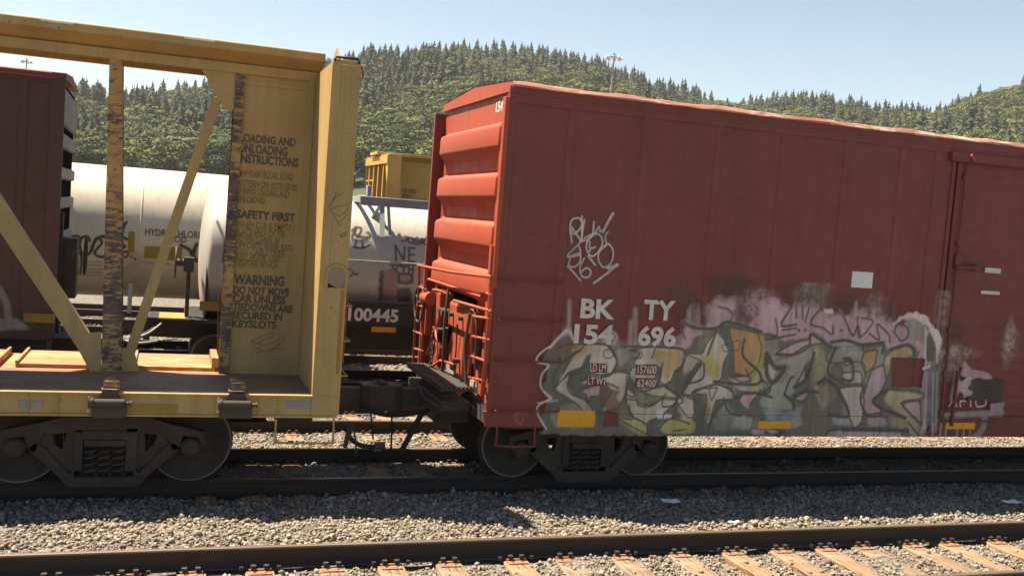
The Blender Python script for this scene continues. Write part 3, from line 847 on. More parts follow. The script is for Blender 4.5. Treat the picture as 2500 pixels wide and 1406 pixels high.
# web panel carrying the instructions
m = MB(); m.box(.655, XB0 - .002, YN + .035, YN + .055, ZD + .003, 4.80)
m.box(.655, .668, YN + .056, 13.05, ZD + .003, 4.80)
m.box(.72, XB0 - .01, YN + .02, YN + .0345, 4.62, 4.67)
m.box(1.47, XB0 - .004, YN + .0, YN + .0345, ZD + .003, 4.80)
panel = m.build('web_panel', M_YEL, flat)
YT = YN + .031
T = [("LOADING AND", (585, 345), (722, 350), (585, 325), 0), ("UNLOADING", (584, 371), (702, 375), (584, 349), 0), ("INSTRUCTIONS", (582, 396), (729, 402), (582, 374), 0),
     ("MAINTAIN EQUAL LOAD", (581, 430), (716, 434), (581, 412), 1), ("PATTERN ON BOTH SIDES", (580, 455), (726, 459), (580, 438), 1), ("DURING LOADING AND", (579, 474), (706, 478), (579, 457), 1), ("UNLOADING", (578, 493), (647, 495), (578, 477), 1),
     ("SAFETY FIRST", (577, 531), (720, 537), (577, 511), 0), ("WHEN CAR IS EMPTY", (576, 556), (712, 560), (576, 538), 1), ("PLACE END OF TIE-", (575, 573), (700, 576), (575, 557), 1), ("DOWN CHAIN IN", (574, 590), (682, 593), (574, 573), 1),
     ("OPPOSITE RISER KEY-", (573, 605), (716, 610), (573, 589), 1), ("SLOT CABLE OVER", (572, 620), (697, 624), (572, 605), 1), ("POST HOOK AND", (572, 634), (684, 638), (572, 619), 1), ("TIGHTEN WINCH", (571, 650), (680, 654), (571, 633), 1),
     ("WARNING", (570, 692), (694, 698), (570, 668), 0), ("DO NOT MOVE", (569, 716), (706, 721), (569, 697), 0), ("CAR UNLESS", (568, 737), (697, 742), (568, 717), 0), ("TIEDOWNS ARE", (568, 757), (714, 762), (568, 739), 0), ("SECURED IN", (567, 777), (689, 782), (567, 759), 0), ("KEYSLOTS", (566, 798), (675, 803), (566, 780), 0)]
for s, a, b, cc, k in T:
    l0 = letters(MB(), s, a, b, cc, lambda x, y: P(x, y, YT), .045 if k == 0 else .028, chips=.0 if k == 0 else .05)
    l0.build('faded_lettering' if k else 'lettering', M_LETF if k else M_LETB, panel, fixn=False)
def sketch(conv, lines, r, mb):
    for ln in lines: mb.tube([conv(x, y) for x, y in ln], r, 4)
dr = MB()
sketch(lambda x, y: P(x, y, YT), [[(612, 832), (662, 812), (699, 820), (648, 843), (612, 832)], [(612, 832), (622, 848), (655, 860), (698, 826)], [(630, 836), (668, 819)], [(618, 850), (630, 860), (660, 852), (690, 850)]], .003, dr)
dr.build('sketched_diagram', M_LETF, panel)
# end bulkhead: a hollow column with an oval eye
xa, xb = XB0, XB1
e0 = P(797, 650, YS).x + .03; e1 = P(842, 700, YS).x - .01; z0 = P(820, 703, YS).z; z1 = P(820, 655, YS).z
m = MB()
m.box(xa, e0, YS - .002, YS + .02, .935, 4.80); m.box(e1, xb, YS - .002, YS + .02, .935, 4.80)
m.box(e0, e1, YS - .002, YS + .02, .935, z0); m.box(e0, e1, YS - .002, YS + .02, z1, 4.80)
m.box(xa, xa + .018, YS + .021, 14.25, ZD + .003, 4.82)
m.box(xb - .018, xb, YS + .021, 14.25, ZD + .003, z0 - .05); m.box(xb - .018, xb, YS + .021, 14.25, z1 + .05, 4.82)
m.box(xa, xb, 14.25, 14.27, ZD, 4.82)
m.box(xa + .02, xb - .02, YS + .03, YS + .045, 4.80, 4.855)
bulk = m.build('end_bulkhead', M_YEL, flat, bevel=.004)
m = MB(); zc_ = (z0 + z1) / 2
ring = smooth([(e0 - .02, z0), (e0 - .02, zc_), (e0 - .005, z1 - .01), ((e0 + e1) / 2, z1 + .03), (e1 + .005, z1 - .01), (e1 + .02, zc_), (e1 + .02, z0)], 5)
m.tube([Vector((x, YS - .006, z)) for x, z in ring], .018, 8); m.build('eye_ring', M_YEL, bulk)
m = MB(); m.tube([Vector(p) for p in ((xa + .02, YS + .02, 4.83), (xa + .04, YS + .0, 4.875), (xb - .04, YS + .0, 4.875), (xb - .012, YS + .02, 4.83))], .016, 8)
m.build('cap_seal', M_BLACK, bulk)
m = MB(); m.prism([(YS + .02, 4.86), (YS + .14, 4.99), (YS + .2, 4.99), (YS + .6, 4.86)], 'x', xa + .06, xa + .075); m.build('lifting_lug', M_YEL, bulk)
a_ = P(818, 708, YS); c_ = P(826, 912, YS)
m = MB(); m.box(c_.x - .03, xb - .028, YS - .006, YS - .0025, c_.z, a_.z); m.build('reflector', M_AMBERD, bulk)
# writing scratched on the bulkhead
dr = MB(); cv = lambda x, y: P(x, y, YS - .004)
sketch(cv, [[(820, 470), (816, 490), (806, 498), (803, 510), (812, 522), (828, 528), (842, 520), (851, 505)], [(812, 488), (826, 478), (838, 470)], [(806, 512), (820, 505), (850, 500)], [(815, 530), (826, 545), (838, 535), (846, 522)], [(826, 545), (828, 552), (834, 546)], [(830, 575), (845, 566), (842, 578), (830, 575)], [(832, 580), (846, 574)]], .0035, dr)
dr.build('scrawl', M_LETF, bulk)
# little hand irons past the bulkhead top, and the end ladder rod
m = MB()
m.tube([P(872, 162, 11.6), P(884, 165, 11.6), P(886, 188, 11.6), P(872, 196, 11.6)], .016, 6); m.build('hand_iron', M_REDPART, bulk)
for zz in (1.35, 1.75, 2.15, 2.55):
    m = MB(); m.tube([(xb, 11.3, zz), (xb + .1, 11.3, zz), (xb + .1, 11.72, zz), (xb, 11.72, zz)], .012, 6); m.build('hand_iron', M_YEL, bulk)
m = MB(); m.tube([(xb + .09, 11.6, 1.45), (xb + .09, 11.6, 2.2)], .014, 6); m.build('end_rod', M_REDPART, bulk)
# tie-down winches on the side sill
def winch(pxc):
    x = P(pxc, 980, YS).x
    m = MB()
    m.box(x - .17, x + .17, YS - .045, YS + .01, .90, 1.045)
    m.prism([(x - .13, 1.045), (x + .13, 1.045), (x + .075, 1.17), (x - .075, 1.17)], 'y', YS - .03, YS + .012)
    m.cyl((x - .15, YS - .075, 1.06), (x + .15, YS - .075, 1.06), .045, 16)
    m.cyl((x - .20, YS - .075, 1.06), (x - .15, YS - .075, 1.06), .06, 12); m.cyl((x + .15, YS - .075, 1.06), (x + .2, YS - .075, 1.06), .02, 8)
    m.cyl((x + .2, YS - .075, 1.06), (x + .215, YS - .075, 1.06), .03, 10)
    w = m.build('tie_down_winch', M_STEEL, flat, bevel=.005)
    k = MB(); k.prism([(x - .065, 1.17), (x + .085, 1.17), (x + .085, 1.27), (x - .065, 1.27)], 'y', YS + .02, YS + .32); k.box(x - .09, x + .07, YS - .02, YS + .2, 1.185, 1.198)
    k.build('strap_guide', M_PEEL, w, bevel=.01)
    k = MB(); k.tube([(x - .19, YS - .09, 1.13), (x - .19, YS - .10, .97)], .012, 6); k.tube([(x - .14, YS - .1, 1.055), (x - .04, YS - .1, 1.055)], .01, 6); k.build('ratchet_bar', M_TREAD, w)
winch(268); winch(577)
m = MB(); m.tube([P(530, 880, 12.9), P(531, 860, 12.9), P(534, 700, 12.9)], .006, 5); m.build('cable', M_STEEL, flat)
m = MB(); q = P(523, 880, 12.6); m.box(q.x - .03, q.x + .05, 12.56, 13.3, ZD + .05, ZD + .17); m.build('deck_stop', M_DECK, flat, bevel=.006)
# stirrup step
def stirrup(par, p0, p1, p2, p3, r, mat):
    m = MB(); pts = smooth([p0, p0 + (p1 - p0) * .85, p1 + (p2 - p1) * .06, p2 + (p1 - p2) * .06, p3 + (p2 - p3) * .85, p3], 4)
    m.tube([Vector(q) for q in pts], r, 8); return m.build('stirrup_step', mat, par)
stirrup(flat, P(674, 1022, YS + .05), P(672, 1080, YS + .05), P(812, 1081, YS + .05), P(815, 1022, YS + .05), .0125, M_YEL)
gear(flat, -.575, TA, 0, .457)
knuckle(flat, 1.7, 1, TA, 0, ln=.70)
m = MB(); m.box(1.3, 1.75, 12.3, 13.06, .60, 1.10); m.box(1.86, 1.9, 11.3, 14.0, .93, 1.10); m.build('draft_pocket', M_STEEL, flat, bevel=.01)
hose(flat, [P(852, 1030, 11.9), P(850, 1052, 11.85), P(858, 1072, 11.8), P(880, 1086, 11.8), P(905, 1090, 11.8), P(930, 1089, 11.8)], .028)
m = MB(); e = P(935, 1088, 11.8); m.cyl(e + Vector((-.10, 0, 0)), e + Vector((.02, 0, 0)), .05, 12); m.box(e.x - .12, e.x - .02, 11.74, 11.86, e.z - .055, e.z - .02); m.build('hose_coupling', M_STEEL, flat)
m = MB(); m.slab([P(838, 1092, 11.6), P(848, 1040, 11.6), (lambda q: q)(P(866, 1036, 11.6)), P(858, 1060, 11.6), P(846, 1094, 11.6)], .03); m.tube([P(842, 1038, 11.58), P(858, 1034, 11.58), P(864, 1050, 11.58), P(868, 1075, 11.58), P(870, 1108, 11.58)], .012, 6)
m.build('uncoupling_lever', M_TRUCK, flat)

# ------------------------------------------------------------------ red boxcar
box = thing('boxcar', 'red boxcar with a large graffiti mural along its lower side and white lettering', 'boxcar', (11.75, TA, 0))
XE, XF = 3.66, 19.85            # end walls
YP = YS + .014                  # recessed side sheets
YF = 14.26
DOOR0, DOOR1 = 10.03, 13.1
m = MB()
m.box(XE - .06, DOOR0 - .06, YP, YP + .03, 1.0, 4.66); m.box(DOOR1, XF, YP, YP + .03, 1.0, 4.66)
m.box(DOOR0 - .06, DOOR1, YP + .09, YP + .12, .9, 4.66)
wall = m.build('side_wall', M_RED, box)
m = MB(); m.box(XE - .06, XF, YF - .03, YF, .75, 4.70); m.build('far_side_wall', M_RED, box)
m = MB(); m.box(XE, XF, YP + .04, YF - .04, .98, 1.05); m.build('floor', M_STEEL, box)
# corner post, side posts
m = MB(); m.box(XE - .065, XE + .03, YS - .002, YS + .06, .815, 4.78)
m.build('corner_post', M_RED, wall, bevel=.006)
for x in (4.395, 5.371, 6.375, 7.314, 8.273, 9.154, 9.72) + tuple(13.6 + .95 * i for i in range(7)):
    m = MB(); w = .045 if x != 9.72 else .03
    m.prism([(x - w - .014, YP - .0005), (x - w, YS), (x + w, YS), (x + w + .014, YP - .0005)], 'z', 1.0, 4.615)
    m.build('side_post', M_RED, wall)
# side sill, deeper past the truck
m = MB(); zs = .72; zk = .815
m.prism([(XE - .065, zk), (5.50, zk), (5.60, zk - .02), (5.62, zs), (XF, zs - .02), (XF, 1.0), (XE - .105, 1.0)], 'y', YS - .004, YS + .03)
m.box(XE - .065, XF, YS - .008, YS - .0042, .985, .992)
m.box(5.62, XF, YS + .031, YS + .20, zs - .018, zs + .02)
m.build('side_sill', M_RED, box, bevel=.004)
m = MB(); m.box(XE + .3, 6.3, 11.5, 13.9, .70, .96); m.box(XE - .05, XF, 12.45, 12.9, .62, 1.0); m.box(XE + .1, XE + .35, 11.2, 14.2, .8, .97); m.build('underframe', M_STEEL, box)
# top plate, lip and roof
m = MB(); m.box(XE - .06, XF, YS - .004, YS + .05, 4.605, 4.672); m.box(XE - .06, XF, YS + .006, YS + .05, 4.6725, 4.795); m.build('top_plate', M_RED, box)
m = MB(); m.box(XE - .06, DOOR0 - .1, YS - .016, YS + .004, 4.674, 4.686); m.build('drip_lip', M_REDSUN, box, bevel=.003)
m = MB()
rx = [XE - .035]
while rx[-1] < XF: rx.append(rx[-1] + random.uniform(.16, .3))
zr_ = [0.0]; k = 0
vs = []; fs = []
prof = [(YS - .014, 4.785), (YS - .010, 4.800), (YS + .022, 4.838), (YS + .10, 4.852), (TA, 4.93), (YF - .1, 4.84), (YF + .01, 4.80)]
for i, x in enumerate(rx):
    seam = .012 if (i % 6) in (0, 1) else 0.0
    for j, (y, z) in enumerate(prof):
        jj = 0 if j in (0, 6) else random.uniform(-.006, .007) + seam
        vs.append((min(x, XF), y, z + jj))
n = len(prof)
for i in range(len(rx) - 1):
    for j in range(n - 1): fs.append((i * n + j, (i + 1) * n + j, (i + 1) * n + j + 1, i * n + j + 1))
m.add(vs, fs, 0, False)
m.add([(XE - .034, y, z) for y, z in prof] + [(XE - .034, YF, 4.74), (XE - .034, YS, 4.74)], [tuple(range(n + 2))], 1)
m.build('roof', [M_ROOF, M_REDSUN], box)
# corrugated end: pressed ribs that fade out toward the far corner
vs = []; fs = []
rib = []
zt = 4.48; pitch = .585
prof = [(4.88, 0.0), (4.50, 0.0)]
for k in range(4):
    z = zt - .08 - k * pitch
    prof += [(z + .006, .0), (z - .002, .008), (z - .050, .125), (z - .066, .137), (z - .088, .142), (z - .280, .147), (z - .300, .143), (z - .314, .134), (z - .420, .022), (z - .440, .014), (z - .560, .008), (z - .572, .0)]
prof += [(.90, 0.0)]
ys = [(YS + .02, .4), (YS + .07, .95), (YS + .10, 1.0), (12.68, 1.0), (13.78, 1.0), (13.90, .93), (13.98, .62), (14.06, .12), (14.10, 0), (YF, 0)]
np_ = len(prof)
for y, f in ys:
    for z, dx in prof:
        zz = z
        if z > 4.8: zz = 4.78
        vs.append((XE - dx * f, y, zz - (1 - f) * (.06 if dx > .05 else 0)))
for i in range(len(ys) - 1):
    for j in range(np_ - 1): fs.append((i * np_ + j, i * np_ + j + 1, (i + 1) * np_ + j + 1, (i + 1) * np_ + j))
m = MB(); m.add(vs, fs, 0, True)
end = m.build('end_wall', M_REDSUN, box, fixn=True)
md = end.modifiers.new('edges', 'EDGE_SPLIT'); md.split_angle = math.radians(28)
m = MB(); m.box(XE - .115, XE - .055, YS - .02, YS + .10, 2.45, 4.665); m.build('corner_lip', M_REDSUN, end, bevel=.012)  # corner strip given the red lightened for sun
m = MB(); m.box(XE - .155, XE + .02, YF - .05, YF + .01, .8, 4.70); m.build('corner_post', M_RED, end)
# stencilled number high on the end
vs, fs = text_tris("154696", .03)
x0, x1, h = vs[:, 0].min(), vs[:, 0].max(), vs[:, 1].max()
m = MB(); m.add([(XE - .004, 11.80 - (x - x0) / (x1 - x0) * .60, 4.545 + y / h * .13) for x, y in vs], fs); m.build('end_lettering', M_LETW, end, fixn=False)
# door
m = MB(); m.box(DOOR0 + .12, DOOR1 - .1, YP + .03, YP + .055, .80, 4.58)
for k in range(22):
    z = .95 + k * .165
    m.prism([(YP + .0302, z), (YP + .0255, z + .02), (YP + .0255, z + .09), (YP + .0302, z + .11)], 'x', DOOR0 + .22, DOOR1 - .2)
door = m.build('door', M_RED, box, bevel=.003)
m = MB(); m.box(DOOR0 - .06, DOOR0 + .0, YS - .004, YS + .12, .78, 4.60); m.box(DOOR0 + .04, DOOR0 + .12, YS + .004, YS + .06, .80, 4.58); m.build('door_post', M_RED, box, bevel=.006)
m = MB(); m.box(DOOR0 - .12, DOOR1 + .4, YS - .05, YS + .0, 4.50, 4.625); m.box(DOOR0 - .12, DOOR1 + .4, YS - .062, YS - .05, 4.50, 4.515); rl = m.build('door_rail', M_RED, box, bevel=.004)
m = MB(); q = P(2375, 375, YS - .06); m.bar((q.x - .03, q.y - .01, 4.60), (q.x + .05, q.y - .005, 4.52), .02, .05); m.build('rail_clip', M_REDPART, rl)
m = MB(); x = DOOR0 + .165
m.tube([(x, YS - .02, .95), (x, YS - .02, 4.45)], .019, 10)
for z in (1.05, 1.6, 2.2, 3.4, 4.3): m.box(x - .04, x + .04, YS - .035, YS + .03, z - .03, z + .03)
m.build('lock_rod', M_RED, door)
a = P(2330, 628, YS); b = P(2378, 655, YS)
m = MB(); m.box(a.x, a.x + .12, YS - .035, YS + .03, b.z - .02, a.z + .02); m.tube([(a.x, YS - .05, b.z), (b.x + .05, YS - .05, b.z + .01)], .025, 8); m.box(b.x - .02, b.x + .08, YS - .06, YS + .03, b.z - .03, b.z + .05); m.build('door_handle', M_RED, door, bevel=.005)
a = P(2368, 925, YS); b = P(2445, 980, YS)
m = MB(); m.box(a.x, b.x, YS - .006, YS + .02, b.z, a.z); m.build('door_patch_plate', M_BROWN2, door, bevel=.004)
m = MB(); m.box(a.x - .25, b.x + .2, YS - .02, YS + .02, b.z - .30, b.z - .265); m.tube([(a.x - .26, YS - .03, b.z - .35), (a.x - .25, YS - .03, a.z + .12)], .022, 8); m.build('door_lever', M_RED, door)
# grab irons on the side near the corner
for y0 in (683, 780, 880, 1002):
    m = MB(); a = P(1222 - (y0 - 683) * .056, y0, YS - .05); b = P(1378 - (y0 - 683) * .04, y0 + 5, YS - .05)
    m.tube([(a.x, YS + .01, a.z), (a.x, YS - .055, a.z), (b.x, YS - .055, a.z), (b.x, YS + .01, a.z)], .0095, 8)
    for xx in (a.x, b.x): m.cyl((xx, YS - .012, a.z + .03), (xx, YS + .0, a.z + .03), .016, 8)
    m.build('grab_iron', M_RED, wall)
stirrup(box, P(1214, 1040, YS + .0), P(1211, 1088, YS + .0), P(1304, 1090, YS + .0), P(1306, 1040, YS + .0), .0125, M_RED)
# tape, placard, stickers
rect_on(1363, 1001, 1450, 1042, YS - .0045, M_AMBER, 'reflector', box)
rect_on(1852, 1027, 1929, 1046, YS - .0045, M_AMBER, 'reflector', box)
rect_on(2311, 1031, 2379, 1047, YS - .0045, M_AMBER, 'reflector', box)
pl = rect_on(2081, 662, 2128, 704, YP - .002, M_PAPER, 'placard', wall)
rect_on(2405, 653, 2442, 668, YP + .012, M_LETW, 'torn_sticker', door)
rect_on(2395, 709, 2440, 720, YP + .012, M_LETW, 'torn_sticker', door)
YM = YS - .0075
pm = lambda x, y: P(x, y, YM)
for t_, a, b, cc in (("BK", (1416, 774), (1500, 776), (1416, 728)), ("TY", (1570, 778), (1646, 781), (1570, 731)), ("154", (1400, 836), (1497, 838), (1400, 790)), ("696", (1556, 841), (1649, 843), (1556, 794))):
    letters(MB(), t_, a, b, cc, pm, .035).build('reporting_mark', M_LETW, wall, fixn=False)
for x0, y0, x1, y1 in ((1439, 886, 1482, 910), (1433, 920, 1478, 942), (1553, 890, 1603, 916), (1551, 922, 1600, 945)):
    a = P(x0, y0, YM); b = P(x1, y1, YM); pat = MB(); pat.box(a.x, b.x, YM, YM + .001, b.z, a.z); pat.build('stencil_patch', M_PATCH, wall)
pm2 = lambda x, y: P(x, y, YM - .0015)
for t_, a, b, cc in (("LD LMT", (1440, 906), (1488, 908), (1440, 888)), ("LT WT", (1435, 938), (1480, 940), (1435, 921)), ("157600", (1556, 911), (1602, 913), (1556, 892)), ("62400", (1555, 943), (1600, 945), (1555, 925))):
    letters(MB(), t_, a, b, cc, pm2, .015).build('weight_lettering', M_LETW, wall, fixn=False)

# the mural, sprayed in layers
mur = Canvas(lambda x, y: (P(x, y, YS)[0], P(x, y, YS)[2]), 3.95, 11.75, .71, 2.75, .0115, 5)
PINK = (.45, .285, .295); CREAM = (.48, .41, .325); OCH = (.42, .28, .115); ORG = (.40, .215, .09); DRK = (.070, .066, .050); MASS = (.118, .112, .088); GRN = (.25, .24, .19); WHT = (.60, .48, .45); BRN = (.17, .085, .05)
def c5(p): return [(1300 + x / 3.348, 660 + y / 3.348) for x, y in p]
def c6(p): return [(1840 + x / 3.195, 660 + y / 3.195) for x, y in p]
def W5(w): return w / 3.348 / 190.0
def W6(w): return w / 3.195 / 150.0
L = mur
# overspray above the piece
for x, y, rx_, rz_, c, a in ((1560, 110, .35, .30, DRK, .45), (1700, 190, .30, .25, DRK, .45), (1200, 220, .30, .35, DRK, .35), (1290, 330, .22, .3, DRK, .5), (1820, 250, .3, .2, PINK, .5)):
    L.mist(c5([(x, y)])[0], rx_, rz_, c, a, .8)
for x, y, rx_, rz_, c, a in ((350, 200, .45, .28, DRK, .4), (500, 90, .28, .25, WHT, .35), (450, 200, .4, .2, GRN, .5), (960, 270, .22, .2, PINK, .6), (720, 260, .3, .2, DRK, .4), (1480, 300, .2, .5, WHT, .3), (1000, 420, .4, .4, DRK, .4), (60, 300, .4, .3, PINK, .6), (1500, 700, .4, .35, WHT, .35), (1560, 520, .3, .3, DRK, .4), (1990, 560, .22, .3, CREAM, .3)):
    L.mist(c6([(x, y)])[0], rx_, rz_, c, a, .8)
# pale drips beside the letters
for x, y0, y1, w in ((300, 250, 520, 26), (840, 320, 600, 34), (800, 420, 600, 30), (1275, 330, 620, 22), (1440, 300, 480, 26)):
    L.line(c5([(x, y0), (x - 4, y1)]), W5(w), WHT, .5, .05, False)
# pink cloud
for i in range(70):
    x = random.uniform(1255, 1690) if i < 25 else random.uniform(1850, 2960); y = random.uniform(260, 420)
    L.line(c5([(x, y), (x - random.uniform(0, 8), y + random.uniform(60, 190))]), W5(random.uniform(8, 34)), random.choice([PINK, WHT, DRK]), random.uniform(.12, .4), .05, False)
L.poly(c5([(200, 560), (280, 480), (340, 560), (480, 600), (660, 500), (720, 590), (860, 600), (1180, 560), (1260, 440), (1420, 470), (1440, 300), (1520, 240), (1640, 260), (1680, 420), (1870, 420), (1900, 250), (2030, 270), (2030, 700), (1300, 700), (300, 680)]), PINK, .92, .13, .05)
L.poly(c6([(0, 420), (70, 250), (180, 230), (240, 290), (420, 250), (560, 320), (720, 350), (860, 330), (1000, 340), (1100, 430), (1240, 370), (1380, 450), (1430, 640), (1350, 900), (1330, 1300), (600, 1310), (0, 1300)]), PINK, .92, .13, .05)
# dark mass of the piece
L.poly(c5([(110, 1290), (60, 1180), (130, 1060), (80, 980), (120, 800), (60, 745), (130, 640), (280, 530), (440, 600), (720, 615), (1240, 650), (1300, 580), (1400, 500), (1600, 430), (1860, 500), (2030, 560), (2030, 1340), (120, 1340)]), MASS, .97, .03, .02)
L.poly(c6([(-20, 520), (90, 560), (420, 520), (470, 470), (620, 590), (1000, 560), (1060, 640), (1250, 570), (1320, 700), (1310, 940), (1310, 1220), (1200, 1300), (-20, 1300)]), MASS, .95, .03, .02)
FILLS = []
X5 = [([(150, 1180), (260, 1150), (360, 1180), (330, 1260), (170, 1260)], GRN), ([(690, 640), (790, 630), (770, 740), (720, 800), (700, 720)], GRN), ([(1240, 690), (1370, 690), (1340, 770), (1240, 850)], CREAM), ([(1190, 1090), (1300, 1050), (1320, 1180), (1250, 1240), (1200, 1160)], CREAM), ([(960, 1130), (1060, 1090), (1100, 1130), (1000, 1210)], GRN), ([(1500, 1180), (1580, 1080), (1650, 1180), (1560, 1230)], GRN), ([(1880, 580), (1990, 560), (2020, 700), (1930, 740)], GRN), ([(1940, 980), (2030, 960), (2030, 1080), (1960, 1090)], CREAM), ([(1650, 1190), (1790, 1210), (1780, 1290), (1640, 1280)], CREAM), ([(560, 880), (690, 840), (780, 860), (740, 940), (650, 930)], CREAM)]
for p, c in X5: L.poly(c5(p), c, .75, .05)
X6 = [([(90, 600), (190, 620), (150, 720), (80, 700)], GRN), ([(120, 900), (200, 880), (230, 960), (130, 980)], CREAM), ([(470, 900), (560, 900), (600, 1000), (520, 1100)], CREAM), ([(1060, 1090), (1160, 1130), (1150, 1200), (1050, 1200)], GRN), ([(700, 610), (800, 640), (840, 720), (740, 700)], CREAM), ([(230, 1130), (350, 1100), (380, 1200), (270, 1230)], CREAM), ([(890, 1130), (1000, 1130), (1040, 1200), (900, 1210)], PINK), ([(1060, 600), (1170, 560), (1250, 590), (1180, 620)], PINK)]
for p, c in X6: L.poly(c6(p), c, .75, .05)
# first letter
L.poly(c5([(140, 640), (330, 600), (380, 655), (250, 690), (130, 690)]), BRN, .8, .06, .03)
L.poly(c5([(390, 650), (440, 600), (610, 612), (690, 740), (640, 840), (560, 860), (470, 820), (450, 690), (400, 790), (300, 830), (180, 960), (330, 700)]), CREAM, .95, .02)
FILLS.append((c5([(390, 650), (440, 600), (610, 612), (690, 740), (640, 840), (560, 860), (470, 820), (450, 690), (400, 790), (300, 830), (180, 960), (330, 700)]), W5(12)))
L.poly(c5([(330, 640), (460, 605), (480, 640), (360, 720), (310, 720)]), OCH, .7, .06)
L.poly(c5([(180, 960), (300, 840), (290, 920), (340, 1010), (430, 1060), (500, 1140), (440, 1170), (350, 1080), (220, 1000)]), CREAM, .92, .03)
FILLS.append((c5([(180, 960), (300, 840), (290, 920), (340, 1010), (430, 1060), (500, 1140), (440, 1170), (350, 1080), (220, 1000)]), W5(12)))
L.poly(c5([(380, 930), (470, 870), (700, 830), (790, 850), (760, 1000), (700, 1120), (560, 1150), (640, 1000), (600, 930), (430, 930)]), CREAM, .9, .03)
FILLS.append((c5([(380, 930), (470, 870), (700, 830), (790, 850), (760, 1000), (700, 1120), (560, 1150), (640, 1000), (600, 930), (430, 930)]), W5(12)))
L.poly(c5([(600, 960), (690, 990), (720, 1100), (690, 1180), (600, 1170), (560, 1080)]), BRN, .85, .05, .03)
L.poly(c5([(170, 1130), (420, 1060), (500, 1140), (520, 1270), (180, 1280)]), GRN, .7, .05)
L.poly(c5([(410, 980), (550, 930), (545, 1020), (470, 1030), (460, 1080), (440, 1020)]), PINK, .95, .02)
FILLS.append((c5([(410, 980), (550, 930), (545, 1020), (470, 1030), (460, 1080), (440, 1020)]), W5(12)))
# second letter
L.poly(c5([(800, 650), (980, 625), (1230, 650), (1215, 780), (1160, 820), (1130, 900), (1030, 960), (1040, 790), (900, 790), (820, 760), (880, 680)]), CREAM, .95, .02)
FILLS.append((c5([(800, 650), (980, 625), (1230, 650), (1215, 780), (1160, 820), (1130, 900), (1030, 960), (1040, 790), (900, 790), (820, 760), (880, 680)]), W5(12)))
L.poly(c5([(1010, 650), (1225, 655), (1210, 785), (1150, 810), (1110, 880), (1060, 870), (1060, 770), (970, 720)]), OCH, .9, .03)
L.poly(c5([(820, 790), (1010, 770), (1000, 900), (990, 960), (860, 950), (790, 860)]), CREAM, .85, .03)
FILLS.append((c5([(820, 790), (1010, 770), (1000, 900), (990, 960), (860, 950), (790, 860)]), W5(12)))
L.poly(c5([(760, 960), (830, 1000), (860, 1080), (960, 1100), (1060, 1050), (1180, 1060), (1120, 1120), (1060, 1180), (940, 1240), (930, 1330), (840, 1290), (700, 1210), (830, 1210), (770, 1100)]), CREAM, .95, .02)
FILLS.append((c5([(760, 960), (830, 1000), (860, 1080), (960, 1100), (1060, 1050), (1180, 1060), (1120, 1120), (1060, 1180), (940, 1240), (930, 1330), (840, 1290), (700, 1210), (830, 1210), (770, 1100)]), W5(12)))
L.poly(c5([(850, 1210), (930, 1260), (920, 1340), (850, 1330), (720, 1230)]), (.42, .37, .10), .8, .05)
L.poly(c5([(1030, 1270), (1130, 1210), (1250, 1200), (1330, 1240), (1300, 1330), (1080, 1330)]), (.42, .37, .12), .9, .02)
L.poly(c5([(880, 960), (1060, 940), (1200, 1040), (1060, 1030), (960, 1020)]), CREAM, .9, .02)
FILLS.append((c5([(880, 960), (1060, 940), (1200, 1040), (1060, 1030), (960, 1020)]), W5(12)))
# third letter
L.poly(c5([(1240, 680), (1380, 680), (1420, 600), (1500, 500), (1560, 560), (1600, 660), (1560, 760), (1540, 880), (1440, 960), (1330, 970), (1290, 1020), (1230, 1000), (1300, 880), (1380, 740)]), CREAM, .95, .02)
FILLS.append((c5([(1240, 680), (1380, 680), (1420, 600), (1500, 500), (1560, 560), (1600, 660), (1560, 760), (1540, 880), (1440, 960), (1330, 970), (1290, 1020), (1230, 1000), (1300, 880), (1380, 740)]), W5(12)))
L.poly(c5([(1400, 700), (1480, 720), (1540, 800), (1520, 880), (1440, 860), (1390, 800)]), (.42, .34, .08), .85, .05)
L.poly(c5([(1610, 470), (1830, 510), (1870, 640), (1840, 780), (1750, 860), (1650, 830), (1640, 640)]), ORG, .93, .025)
FILLS.append((c5([(1610, 470), (1830, 510), (1870, 640), (1840, 780), (1750, 860), (1650, 830), (1640, 640)]), W5(12)))
L.poly(c5([(1760, 520), (1880, 540), (1900, 700), (1850, 800), (1800, 720)]), OCH, .7, .05)
L.poly(c5([(1310, 1000), (1480, 930), (1620, 960), (1640, 1050), (1500, 1060), (1440, 1260), (1400, 1200), (1420, 1020)]), CREAM, .88, .02)
FILLS.append((c5([(1310, 1000), (1480, 930), (1620, 960), (1640, 1050), (1500, 1060), (1440, 1260), (1400, 1200), (1420, 1020)]), W5(12)))
L.poly(c5([(1200, 1020), (1310, 1030), (1320, 1180), (1270, 1200), (1180, 1080)]), CREAM, .85, .03)
FILLS.append((c5([(1200, 1020), (1310, 1030), (1320, 1180), (1270, 1200), (1180, 1080)]), W5(12)))
L.poly(c5([(1440, 965), (1510, 960), (1460, 1060)]), PINK, .95, .015, .01, False)
FILLS.append((c5([(1440, 965), (1510, 960), (1460, 1060)]), W5(12)))
L.poly(c5([(1690, 1060), (1720, 1010), (1840, 1010), (1780, 1080), (1770, 1140), (1720, 1110)]), PINK, .95, .02)
FILLS.append((c5([(1690, 1060), (1720, 1010), (1840, 1010), (1780, 1080), (1770, 1140), (1720, 1110)]), W5(12)))
L.poly(c5([(1390, 1010), (1430, 990), (1450, 1150), (1410, 1260)]), (.26, .15, .06), .8, .04)
L.poly(c5([(1600, 880), (1780, 910), (1860, 800), (1990, 760), (1960, 900), (1850, 980), (1700, 980)]), (.42, .36, .30), .85, .025)
L.poly(c5([(1640, 870), (1760, 865), (1780, 900), (1700, 910)]), PINK, .9, .02)
